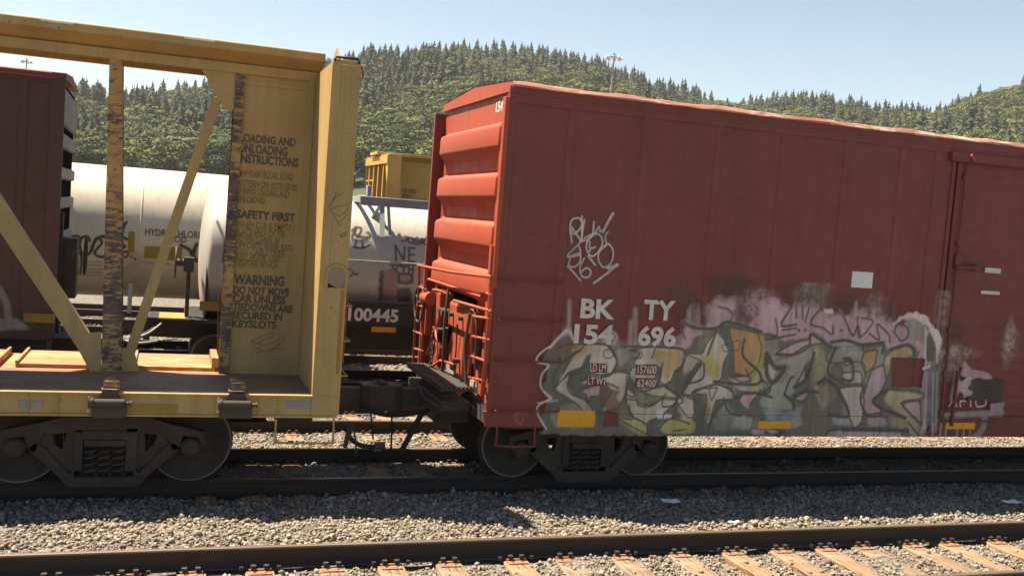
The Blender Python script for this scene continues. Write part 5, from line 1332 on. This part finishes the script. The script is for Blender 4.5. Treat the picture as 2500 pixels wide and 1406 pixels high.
g2.poly(c8([(440, 1220), (540, 1220), (540, 1320), (440, 1320)]), (.14, .12, .13), .8, .05); g2.poly(c8([(290, 1100), (320, 1080), (310, 1310), (280, 1310)]), (.10, .09, .09), .7, .05)
g2.build('graffiti', sh2, cylY(yc, zc, R, .005))
g2 = Canvas(lambda x, y: (lambda q: (q[0], q[2]))(onto(yc, zc, R)(x, y)), .6, 2.0, 1.3, 3.2, .02, 25)
g2.line([(530, 540), (548, 590), (545, 640)], .04, KB, .7, .03); 
g2.build('graffiti', sh2, cylY(yc, zc, R, .005))
# end bolster plate, brake stand and step at its left end
m = MB(); m.box(.62, .66, 18.9, 21.1, 1.05, 2.0); m.box(.3, 1.3, 18.85, 21.15, .98, 1.05); m.box(-.35, 1.1, 19.55, 20.45, .62, .98)
m.build('end_sill', M_BLACK, t2, bevel=.01)
rect_on(488, 735, 546, 760, 18.84, M_AMBERD, 'reflector', t2)
m = MB()
for k in range(6): m.box(-.15, .30, 18.95 + k * .15, 19.06 + k * .15, 1.02, 1.05)
m.build('end_step', M_YELFAR, t2)
c_ = P(429, 640, 19.3); m = MB(); pts = [c_ + Vector((.0, .27 * math.cos(k / 24 * 6.2832), .27 * math.sin(k / 24 * 6.2832))) for k in range(24)]
m.tube(pts, .02, 6, closed=True); m.cyl(c_, c_ + Vector((.25, 0, 0)), .07, 10); m.box(c_.x + .14, c_.x + .32, c_.y - .1, c_.y + .1, c_.z - .16, c_.z + .1); m.box(c_.x + .2, c_.x + .27, c_.y - .06, c_.y + .06, 1.05, c_.z)
m.build('brake_wheel', M_STEEL, t2)
hose(t2, [(-.2, 19.4, .8), (-.5, 19.3, .62), (-.75, 19.2, .55), (-1.0, 19.2, .5)], .04)
hose(t2, [(-.1, 19.3, .9), (-.3, 19.1, .75), (-.5, 19.05, .66)], .02, M_GALV); hose(t2, [(-.7, 19.2, .58), (-.45, 19.1, .56), (-.15, 19.15, .6)], .02, M_GALV)
knuckle(t2, -.3, -1, TD, ZC, ln=.5)
gear(t2, 1.75, TD, ZC, .419, far=False)

# large acid tank car one track farther
yc, zc, R = TE, 2.37, 1.41
t1 = thing('tank_car', 'large cream white tank car lettered for acid, seen through the open yellow truss', 'tank car', (-3.0, TE, ZC))
sh1 = shell(t1, 'tank', yc, zc, R, -9.2, 3.1, M_WHITE, .6)
for x in (-8.4, -5.6, -2.9, -.62, 2.3):
    m = MB(); m.lathe([(x - .02, R + .001), (x - .018, R + .005), (x + .018, R + .005), (x + .02, R + .001)], (0, yc, zc), 'x', 72); m.build('weld_band', M_WHITE, sh1)
for s, a, b, cc, o_, mt in (("HYDROCHLORIC", (354, 574), (501, 582), (354, 557), .02, M_LETB), ("ACID", (411, 590), (455, 593), (411, 576), .02, M_LETB)):
    wrap(letters(MB(), s, a, b, cc, lambda x, y: P(x, y, yc - R), o_), yc, zc, R, .007).build('lettering', mt, sh1, fixn=False)
for (x0, y0, x1, y1, mt) in ((353, 601, 392, 633, M_AMBERD), (396, 601, 444, 637, M_AMBERD), (314, 565, 327, 618, M_AMBERD)):
    a = P(x0, y0, yc - R); b = P(x1, y1, yc - R); m = MB(); n = 6
    for k in range(n):
        za, zb = b.z + (a.z - b.z) * k / n, b.z + (a.z - b.z) * (k + 1) / n; f = cylY(yc, zc, R, .008)
        m.add([(a.x, float(f(0, za)), za), (b.x, float(f(0, za)), za), (b.x, float(f(0, zb)), zb), (a.x, float(f(0, zb)), zb)], [(0, 1, 2, 3)])
    m.build('warning_plate', mt, sh1, fixn=False)
g1 = Canvas(lambda x, y: (lambda q: (q[0], q[2]))(onto(yc, zc, R)(x, y)), -2.6, 1.2, 1.1, 2.9, .016, 31)
def c9(p): return [(x / 2.812, 350 + y / 2.812) for x, y in p]
for p in ([(480, 680), (500, 640), (540, 650), (530, 730), (490, 740), (480, 690)], [(500, 640), (520, 720)], [(545, 700), (560, 650), (600, 640), (615, 670)], [(540, 640), (560, 750), (610, 760), (640, 690), (690, 640), (720, 640)], [(630, 740), (660, 650), (700, 680), (650, 750), (690, 780), (730, 770)], [(550, 750), (560, 800), (552, 890)], [(830, 640), (900, 670)], [(840, 620), (850, 570), (838, 545)], [(850, 570), (870, 540)], [(835, 690), (860, 710), (835, 720)], [(835, 750), (880, 745), (870, 780), (835, 775)], [(900, 778), (903, 780)], [(925, 793), (928, 796)], [(700, 640), (760, 660), (800, 640)]): g1.line(c9(p), .045, KB, .92, .02)
g1.line(c9([(1240, 700), (1300, 730), (1330, 790)]), .06, KB, .85, .04); g1.line(c9([(1350, 690), (1330, 760), (1350, 810)]), .06, KB, .9, .03); g1.line(c9([(1310, 760), (1350, 700)]), .05, KB, .8, .03)
for y in (808, 830, 860, 880, 900):
    g1.line(c9([(500, y), (700, y + 8)]), .02, (.30, .26, .22), .6, .02, False)
g1.line(c9([(980, 820), (1180, 832)]), .02, (.3, .26, .22), .6, .02, False)
g1.mist(c9([(900, 850)])[0], .6, .4, (.45, .32, .28), .4); g1.mist(c9([(1060, 410)])[0], .08, .3, (.55, .38, .2), .4)
g1.build('graffiti', sh1, cylY(yc, zc, R, .005))
m = MB(); m.box(-9.0, -5.2, 22.6, 24.5, .7, 1.05); m.box(.9, 3.0, 22.6, 24.5, .7, 1.05); m.build('stub_sill', M_BLACK, t1)
m = MB(); q = P(319, 690, yc - R + .25); m.tube([(q.x, q.y, 1.35), (q.x, q.y, .72)], .045, 10); m.build('drain_pipe', M_TANKG, t1)
m = MB(); m.box(-4.6, -2.35, 22.6, 22.66, 3.82, 3.95); m.box(-2.40, -2.35, 22.66, 24.4, 3.82, 3.95); m.box(-4.6, -2.4, 22.66, 24.4, 3.92, 3.945)
pf1 = m.build('walkway', M_GREY, t1)
m = MB(); m.bar((-2.38, 22.62, 3.85), (-2.05, 22.22, 3.05), .06, .06); m.bar((-2.5, 22.62, 3.85), (-2.5, 22.3, 3.0), .05, .05); m.build('support', M_GREY, pf1)
gear(t1, 1.9, TE, ZC, .457, far=False); gear(t1, -7.6, TE, ZC, .457, far=False)

# ------------------------------------------------------------------ dark brown boxcar on the empty-looking second track
bx = thing('boxcar', 'dark brown boxcar at the left edge behind the yellow truss, its grey ribbed end showing', 'boxcar', (-8.0, TC, ZC))
YB = 14.95; XR = -1.57; ZT = 4.80
m = MB(); m.box(-14, XR, YB + .015, YB + .045, 1.2, ZT - .1); w = m.build('side_wall', M_BROWN, bx)
for x in (-2.02, -3.0, -3.98, -4.95, -6, -7): 
    m = MB(); m.box(x - .05, x + .05, YB, YB + .0155, 1.2, ZT - .12); m.build('side_post', M_BROWN, w, bevel=.004)
m = MB(); m.box(XR - .12, XR + .06, YB - .005, YB + .06, 1.15, ZT - .01); m.box(-14, XR, YB - .004, YB + .014, 1.12, 1.3); m.box(-14, XR, YB - .003, YB + .05, ZT - .16, ZT - .09); m.build('corner_post', M_BROWN, w, bevel=.006)
m = MB(); m.box(-14, XR - .06, YB - .02, YB + .002, ZT - .095, ZT - .08); m.build('drip_lip', M_REDSUN, bx)
m = MB(); bx.rotation_euler = (0, 0, math.radians(1.5))
m = MB(); m.prism([(YB - .01, ZT - .075), (YB + .0, ZT - .02), (YB + .03, ZT), (TC, ZT + .1), (17.97, ZT)], 'x', -14, XR + .05); m.build('roof', M_RED, bx)
m = MB(); m.box(XR - .03, XR, YB + .06, 17.9, 1.1, 4.70); ew = m.build('end_wall', M_VOID, bx)  # wall blackened to paint the shade between the ribs
for y0, y1 in ((206, 300), (318, 358), (404, 438), (482, 514), (575, 600), (650, 672)):
    z1 = P(143, y0, YB).z; z0 = P(143, y1, YB).z
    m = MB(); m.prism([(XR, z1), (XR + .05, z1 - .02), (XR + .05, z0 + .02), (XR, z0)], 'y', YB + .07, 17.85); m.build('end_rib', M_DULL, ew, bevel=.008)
rect_on(46, 767, 123, 792, YB - .006, M_AMBERD, 'warning_plate', w)
bg_ = Canvas(lambda x, y: (P(x, y, YB)[0], P(x, y, YB)[2]), -2.6, -1.55, 1.12, 3.6, .016, 41)
bg_.line([(-20, 700), (2, 740), (8, 778)], .10, (.34, .30, .28), .8, .05); bg_.poly([(-30, 782), (30, 782), (62, 805), (-30, 812)], (.34, .31, .29), .8, .05); bg_.mist((75, 510), .2, .1, (.16, .10, .09), .5)
bg_.build('graffiti', w, lambda X, Z: np.full(len(X), YB - .0055))
m = MB(); m.box(-14, XR - .05, 15.2, 17.7, .8, 1.12); m.box(-2.2, -1.0, 16.1, 16.8, .6, 1.0); m.build('underframe', M_STEEL, bx)
m = MB(); c_ = P(165, 640, 15.6); m.box(XR + .02, XR + .28, 15.25, 15.75, c_.z - .5, c_.z + .35); pts = [Vector((XR + .38, 15.6 + .27 * math.cos(k / 20 * 6.2832), c_.z + .1 + .27 * math.sin(k / 20 * 6.2832))) for k in range(20)]
m.tube(pts, .018, 6, closed=True); m.box(XR + .02, XR + .1, 15.1, 15.2, 1.2, 2.9); m.build('brake_gear', M_BLACK, bx)
hose(bx, [(-1.3, 15.3, .9), (-1.0, 15.2, .75), (-.8, 15.2, .8), (-.75, 15.2, .62)], .022, M_GALV)
gear(bx, -3.2, TC, ZC, .419, far=False)
knuckle(bx, -1.4, 1, TC, ZC, ln=.4)

# ------------------------------------------------------------------ second centre-beam flatcar, far behind
f2 = thing('centerbeam_flatcar', 'bright yellow bulkhead end of a second truss flatcar, above the smaller tank car', 'flatcar', (10.0, TF, ZC))
ya = 25.75; q = P(949, 378, ya); X1 = q.x; ztop = q.z
m = MB(); m.box(X1, X1 + .35, ya, ya + .02, 1.0, ztop); m.box(X1 + .33, X1 + .35, ya + .02, TF + 1.55, 1.0, ztop); m.box(X1, X1 + .35, TF + 1.53, TF + 1.55, 1.0, ztop); bk = m.build('end_bulkhead', M_YELFAR, f2)
m = MB(); m.box(X1 + .20, X1 + .22, ya + .03, TF + 1.5, 1.0, ztop - .22); m.build('recess_plate', M_BROWN, bk)
m = MB(); m.box(X1 - .0, X1 + .36, ya - .02, TF + 1.57, ztop, ztop + .03); m.box(X1 - .03, X1, ya - .01, TF + 1.56, ztop - .22, ztop - .01); m.build('bulkhead_cap', M_YELFAR, bk, bevel=.008)
for y in (ya + .55, ya + 1.25, ya + 1.9, ya + 2.55):
    m = MB(); m.box(X1 - .0, X1 + .33, y, y + .1, 1.0, ztop - .22); m.build('bulkhead_rib', M_YELFAR, bk)
for z in (3.75, 4.05):
    m = MB(); m.box(X1, X1 + .05, ya + 2.0, ya + 3.0, z, z + .04); m.build('ladder_rung', M_YELFAR, bk)
m = MB(); m.prism([(ya + .02, ztop - .22), (ya + .35, ztop - .22), (ya + .02, ztop - .75)], 'x', X1, X1 + .04); m.build('gusset', M_YELFAR, bk)
m = MB(); m.prism([(26.8, ztop + .04), (27.85, ztop + .04), (27.85, ztop + .12), (26.8, ztop + .12)], 'x', X1 - .1, 20); m.prism([(27.1, ztop - .08), (27.6, ztop - .08), (27.6, ztop + .04), (27.1, ztop + .04)], 'x', X1 + .35, 20); m.build('top_chord', M_YELFAR, f2, bevel=.008)
m = MB(); m.box(X1 + .35, X1 + 1.6, TF - .3, TF - .26, 1.1, ztop - .08); pn = m.build('web_panel', M_YELFAR, f2)
for x in (X1 + 1.62, X1 + 3.4, X1 + 5.2):
    m = MB(); m.box(x, x + .12, TF - .35, TF + .1, 1.1, ztop - .08); m.build('truss_post', M_YELFAR, f2)
for t_, x0, x1, y1, y0 in (("NG AND", 981, 1016, 470, 459), ("ADING", 981, 1005, 483, 473)):
    letters(MB(), t_, (x0, y1), (x1, y1 + 1), (x0, y0), lambda x, y: P(x, y, TF - .306), .02).build('lettering', M_LETB, pn, fixn=False)
m = MB(); m.box(X1, 20, ya, TF + 1.55, .95, 1.1); m.build('deck', M_YELFAR, f2)
gear(f2, X1 + 2.4, TF, ZC, .457, far=False)

# ------------------------------------------------------------------ yard light towers and litter
def tower(label, px, py_head, Y, width, nl):
    top = P(px, py_head, Y)
    r = thing('light_tower', label, 'light tower', (top.x, Y, -.8))
    m = MB(); m.cyl((top.x, Y, -.8), (top.x, Y, top.z), .22, 12, 0, .11); m.build('mast', M_GALV, r)
    m = MB(); m.tube([(top.x + width / 2 * math.cos(k / 16 * 6.2832), Y + width / 2 * math.sin(k / 16 * 6.2832), top.z) for k in range(16)], .05, 6, closed=True)
    m.bar((top.x - width / 2, Y, top.z), (top.x + width / 2, Y, top.z), .08, .08); m.bar((top.x, Y - width / 2, top.z), (top.x, Y + width / 2, top.z), .08, .08); m.cyl((top.x, Y, top.z), (top.x, Y, top.z + .5), .16, 8)
    m.build('lamp_ring', M_GREY, r)
    for k in range(nl):
        t = k / nl * 6.2832 + .3; c = Vector((top.x + width / 2 * math.cos(t), Y + width / 2 * math.sin(t), top.z - .1)); o_ = Vector((math.cos(t), math.sin(t), -.7)).normalized()
        m = MB(); m.cyl(c - o_ * .18, c + o_ * .22, .12, 10, 0, .27); m.cyl(c + o_ * .22, c + o_ * .24, .26, 10); m.build('floodlight', M_LAMP, r)
tower('tall slender light mast with ringed floodlights, above the red boxcar roof', 1499, 140, 130, 1.9, 8)
tower('distant light mast head just peeping over the roof of the brown boxcar at the left', 65, 150, 230, 1.9, 6)
def paper(px, py, Z, w, h, rz, label):
    c = G(px, py, Z); m = MB(); n = 6; vs = []; fs = []
    for i in range(n + 1):
        for j in range(n + 1):
            u, v = (i / n - .5) * w, (j / n - .5) * h
            vs.append((c.x + u * math.cos(rz) - v * math.sin(rz), c.y + u * math.sin(rz) + v * math.cos(rz), Z + .004 * math.sin(i * 1.3) + .003 * math.cos(j * 1.1 + i)))
    for i in range(n):
        for j in range(n): fs.append((i * (n + 1) + j, (i + 1) * (n + 1) + j, (i + 1) * (n + 1) + j + 1, i * (n + 1) + j + 1))
    m.add(vs, fs); o = m.build('paper_scrap', M_PAPER, loc=(c.x, c.y, Z))
    sd = o.modifiers.new('thick', 'SOLIDIFY'); sd.thickness = .003
    tag(o, label, 'litter')
paper(1637, 1222, -.03, .22, .15, -.08, 'white paper sheet lying on shaded stones below the red boxcar')
paper(2470, 1224, .0, .26, .14, .1, 'creased white paper on the shaded stones at the right edge')
paper(1793, 1273, .02, .13, .05, .1, 'small bright scrap of litter beside the nearest rail')

# ------------------------------------------------------------------ the wooded hills
SKY = [(-900, 240), (-200, 232), (0, 215), (170, 208), (300, 212), (420, 208), (500, 195), (600, 182), (700, 165), (870, 135), (890, 122), (960, 118), (1000, 122), (1080, 98), (1200, 104), (1270, 114), (1330, 120), (1400, 132), (1440, 128), (1500, 160), (1560, 168), (1600, 196), (1680, 208), (1720, 226), (1800, 237), (1850, 231), (1950, 225), (2070, 240), (2140, 256), (2200, 243), (2260, 256), (2320, 243), (2350, 220), (2420, 204), (2500, 190), (2700, 172), (3300, 150)]
_az = []; _te = []
for x, y in SKY:
    q = ray(x, y); _az.append(math.atan2(q[0], q[1])); _te.append(q[2] / math.hypot(q[0], q[1]))
R0, R1 = 230.0, 740.0
def ridge(az):
    return R1 + 45 * np.sin(az * 9 + 1.0) + 25 * np.sin(az * 23)
def hill_z(az, r):
    top = CH + ridge(az) * np.interp(az, _az, _te) - 18.5
    t = np.clip((r - R0) / (ridge(az) - R0), 0, 1.35)
    s = np.where(t < 1, 0.25 * t * t * (3 - 2 * t) + 0.75 * t ** 1.05, 1 - .10 * (t - 1))
    return -1 + (top + 1) * s + 3.0 * np.sin(az * 40 + r * .02) * np.clip(t * 3, 0, 1) * np.clip((1 - t) * 6, 0, 1)
def make_hill():
    az = np.linspace(_az[0], _az[-1], 220); rr = np.concatenate([np.linspace(R0 - 25, 760, 60), [820, 900, 1000]])
    A, RR = np.meshgrid(az, rr)
    Z = hill_z(A, RR); Z = np.where(RR < R0, -1.6, Z)
    v = np.stack([RR * np.sin(A), RR * np.cos(A), Z], -1).reshape(-1, 3); nx = len(az)
    j, i = np.meshgrid(np.arange(len(rr) - 1), np.arange(nx - 1), indexing='ij')
    q = np.stack([j * nx + i, j * nx + i + 1, (j + 1) * nx + i + 1, (j + 1) * nx + i], -1).reshape(-1, 4)
    me = bpy.data.meshes.new('hill'); me.from_pydata(v.tolist(), [], q.tolist()); me.materials.append(M_HILL)
    o = bpy.data.objects.new('hill', me); COL.objects.link(o); tag(o, kind='structure')
make_hill()

def conifer_mesh(seed):
    r = random.Random(seed); m = MB()
    m.cyl((0, 0, -.05), (0, 0, .9), .018, 5, 1, .004)
    nw = 15; wid = r.uniform(.19, .30); pw = r.uniform(.6, .85); lean = r.uniform(-.015, .015)
    for k in range(nw):
        t = k / (nw - 1); z = .06 + .90 * t
        rad = wid * (1 - t) ** pw * r.uniform(.70, 1.15) + .016
        n = 10 if t < .5 else 8 if t < .8 else 6; a0 = r.random() * 6.28
        for i in range(n):
            a = a0 + i / n * 6.2832 + r.uniform(-.3, .3); L = rad * r.uniform(.6, 1.25); w = L * .36 + .010
            d = Vector((math.cos(a), math.sin(a), 0)); s = Vector((-math.sin(a), math.cos(a), 0)); c = Vector((lean * t, 0, 0))
            zt = z + r.uniform(-.02, .02)
            b = c + Vector((0, 0, zt + .045)); tip = c + d * L + Vector((0, 0, zt - L * r.uniform(.15, .55)))
            mid = c + d * L * .6 + Vector((0, 0, zt + .004)); dr = Vector((0, 0, -.03 - L * .1))
            m.add([b, mid + s * w + dr, tip, mid - s * w + dr, mid + Vector((0, 0, .012))], [(0, 1, 4), (1, 2, 4), (2, 3, 4), (3, 0, 4)])
    return m
def broad_mesh(seed):
    r = random.Random(seed); m = MB()
    m.cyl((0, 0, -.08), (0, 0, .45), .03, 5, 1, .015)
    for k in range(4):
        a = r.random() * 6.28; m.bar((0, 0, .25 + .05 * k), (.22 * math.cos(a), .22 * math.sin(a), .55), .016, .016, (0, 0, 1), 1)
    cl = []
    for k in range(20):
        a = r.random() * 6.2832; zz = r.uniform(.22, .86); rr = .34 * math.sqrt(max(0, 1 - ((zz - .5) / .46) ** 2)) * r.uniform(.5, 1.1)
        cl.append((Vector((rr * math.cos(a), rr * math.sin(a), zz)), r.uniform(.09, .16)))
    cl.append((Vector((0, 0, .84)), .13)); cl.append((Vector((0, 0, .5)), .2))
    for c, R in cl:
        for i in range(52):
            n = Vector((r.gauss(0, 1), r.gauss(0, 1), r.gauss(.35, 1))).normalized()
            p = c + Vector((n.x, n.y, n.z * .75)) * R * r.uniform(.8, 1.06)
            nn = (n + Vector((r.uniform(-.35, .35), r.uniform(-.35, .35), r.uniform(-.2, .4)))).normalized()
            u = nn.cross(Vector((r.uniform(-1, 1), r.uniform(-1, 1), r.uniform(-1, 1)))).normalized(); v = nn.cross(u); s = r.uniform(.016, .030)
            m.add([p - u * s, p - v * s * .8, p + u * s, p + v * s * .8], [(0, 1, 2, 3)])
    return m
tree_me = []
for k in range(6):
    mb = conifer_mesh(100 + k); o = mb.build('conifer_tree', [M_CON, M_BARK], fixn=False); tree_me.append(o.data); bpy.data.objects.remove(o)
for k in range(6):
    mb = broad_mesh(200 + k); o = mb.build('broadleaf_tree', [M_BRO, M_BARK], fixn=False); tree_me.append(o.data); bpy.data.objects.remove(o)

def proj(v):
    d = v - np.array([0, 0, CH]); w = d @ CW
    return 1250 + FPX * (d @ CR) / w, 703 - FPX * (d @ CU) / w
def make_forest():
    rng = np.random.default_rng(77)
    a0, a1 = ray(-260, 600), ray(2760, 600)
    A0, A1 = math.atan2(a0[0], a0[1]), math.atan2(a1[0], a1[1])
    N = 6300
    az = rng.uniform(A0, A1, N); r = np.sqrt(rng.uniform(300 ** 2, 800 ** 2, N)); r = np.minimum(r, ridge(az) + 8 + rng.uniform(0, 14, N))
    crest_n = 150
    az = np.concatenate([az, rng.uniform(A0, A1, crest_n)]); r = np.concatenate([r, np.zeros(crest_n)])
    r[-crest_n:] = ridge(az[-crest_n:]) + rng.uniform(-22, 6, crest_n)
    z = hill_z(az, r); x = r * np.sin(az); y = r * np.cos(az)
    t = (r - R0) / (ridge(az) - R0)
    patch = np.sin(az * 17 + 1.3) * np.cos(r * .013 + az * 9) + .6 * np.sin(az * 41 + r * .03) + rng.normal(0, .45, len(az))
    pc = 1.25 * patch + (t - .80) * 2.0 + np.where(az < math.atan2(*ray(600, 400)[:2]), .35, np.where(az < math.atan2(*ray(1060, 400)[:2]), .75, -.25))
    con = pc > .12
    con[-crest_n:] = rng.random(crest_n) < .86
    h = np.where(con, rng.uniform(10, 22, len(az)), rng.uniform(8, 15, len(az)))
    h[-crest_n:] *= np.where(con[-crest_n:], rng.uniform(.4, 1.05, crest_n), .75)
    sx = np.where(con, h * rng.uniform(.75, 1.15, len(az)), h * rng.uniform(1.1, 1.6, len(az)))
    kind = np.where(con, rng.integers(0, 6, len(az)), rng.integers(6, 12, len(az)))
    px, py = proj(np.stack([x, y, z + h * .8], 1))
    lim = np.where(px < 150, 0, np.where(px < 575, 395, np.where(px < 868, 0, np.where(px < 1050, 360, np.where(px < 1245, 235, 210 + .113 * (px - 1245))))))
    vis = (px > 0) & (px < 2500) & (py < lim)
    crest = t > .93
    size = h / r * np.where(crest, 2.0, 1.0) * vis
    pick = np.argsort(-size)[:300]
    isind = np.zeros(len(az), bool); isind[pick] = True; isind &= vis
    for i in np.nonzero(isind)[0]:
        o = bpy.data.objects.new('conifer_tree' if con[i] else 'broadleaf_tree', tree_me[kind[i]]); COL.objects.link(o)
        o.location = (x[i], y[i], z[i]); o.scale = (sx[i], sx[i], h[i]); o.rotation_euler = (0, 0, rng.uniform(0, 6.28))
        reg = 'left hill seen through the yellow truss' if px[i] < 600 else ('tall middle hill' if px[i] < 1560 else 'long low ridge at the right' if px[i] < 2300 else 'rising slope at the far right')
        if con[i]: lab = ('dark pointed conifer on the skyline of the ' if crest[i] else 'dark pointed conifer on the slope of the ') + reg
        else: lab = ('rounded green broadleaf tree near the crest of the ' if crest[i] else 'rounded green broadleaf tree on the slope of the ') + reg
        tag(o, lab, 'tree', ('conifers' if con[i] else 'broadleaf trees') + (' on the crest of the ' if crest[i] else ' on the slope of the ') + reg)
    m = ~isind
    me = bpy.data.meshes.new('forest'); P_ = np.stack([x[m], y[m], z[m]], 1).astype(np.float32)
    me.vertices.add(len(P_)); me.vertices.foreach_set('co', P_.ravel())
    for nm, ty, arr in (('kind', 'INT', kind[m].astype(np.int32)), ('rot', 'FLOAT', rng.uniform(0, 6.28, m.sum()).astype(np.float32)), ('sxy', 'FLOAT', sx[m].astype(np.float32)), ('sz', 'FLOAT', h[m].astype(np.float32))):
        a = me.attributes.new(nm, ty, 'POINT'); a.data.foreach_set('value', arr)
    src = bpy.data.collections.new('tree_kinds')
    for k, tm in enumerate(tree_me):
        o = bpy.data.objects.new('tree_kind_%02d' % k, tm); src.objects.link(o)
    o = bpy.data.objects.new('forest', me); COL.objects.link(o)
    tag(o, 'mixed woodland of conifers and broadleaf trees covering the hills behind the yard', 'forest', None, 'stuff')
    ng = bpy.data.node_groups.new('forest', 'GeometryNodeTree')
    ng.interface.new_socket('Geometry', in_out='INPUT', socket_type='NodeSocketGeometry'); ng.interface.new_socket('Geometry', in_out='OUTPUT', socket_type='NodeSocketGeometry')
    n = ng.nodes; l = ng.links
    gi = n.new('NodeGroupInput'); go = n.new('NodeGroupOutput'); ip = n.new('GeometryNodeInstanceOnPoints'); ci = n.new('GeometryNodeCollectionInfo')
    ci.inputs['Collection'].default_value = src; ci.inputs['Separate Children'].default_value = True; ci.inputs['Reset Children'].default_value = True
    def attr(nm, ty):
        a = n.new('GeometryNodeInputNamedAttribute'); a.data_type = ty; a.inputs['Name'].default_value = nm; return a.outputs['Attribute']
    l.new(gi.outputs[0], ip.inputs['Points']); l.new(ci.outputs[0], ip.inputs['Instance']); ip.inputs['Pick Instance'].default_value = True
    l.new(attr('kind', 'INT'), ip.inputs['Instance Index'])
    cr = n.new('ShaderNodeCombineXYZ'); l.new(attr('rot', 'FLOAT'), cr.inputs[2])
    cs = n.new('ShaderNodeCombineXYZ'); sxa = attr('sxy', 'FLOAT'); l.new(sxa, cs.inputs[0]); l.new(sxa, cs.inputs[1]); l.new(attr('sz', 'FLOAT'), cs.inputs[2])
    l.new(cr.outputs[0], ip.inputs['Rotation']); l.new(cs.outputs[0], ip.inputs['Scale'])
    l.new(ip.outputs[0], go.inputs[0])
    md = o.modifiers.new('scatter', 'NODES'); md.node_group = ng
make_forest()

# ------------------------------------------------------------------ thin summer haze
hz = MB(); hz.box(-1850, 2450, -45, 2650, -3, 262)
M_HAZE = bpy.data.materials.new('haze_air'); M_HAZE.use_nodes = True
hn = M_HAZE.node_tree.nodes; hn.clear()
hv = hn.new('ShaderNodeVolumePrincipled'); ho = hn.new('ShaderNodeOutputMaterial')
hv.inputs['Color'].default_value = (.82, .84, .86, 1); hv.inputs['Density'].default_value = 0.00014; hv.inputs['Anisotropy'].default_value = 0.2
M_HAZE.node_tree.links.new(hv.outputs[0], ho.inputs['Volume'])
tag(hz.build('haze', M_HAZE, loc=(0, 0, 0)), 'thin pale summer haze hanging over the yard and the hills', 'haze', None, 'stuff')
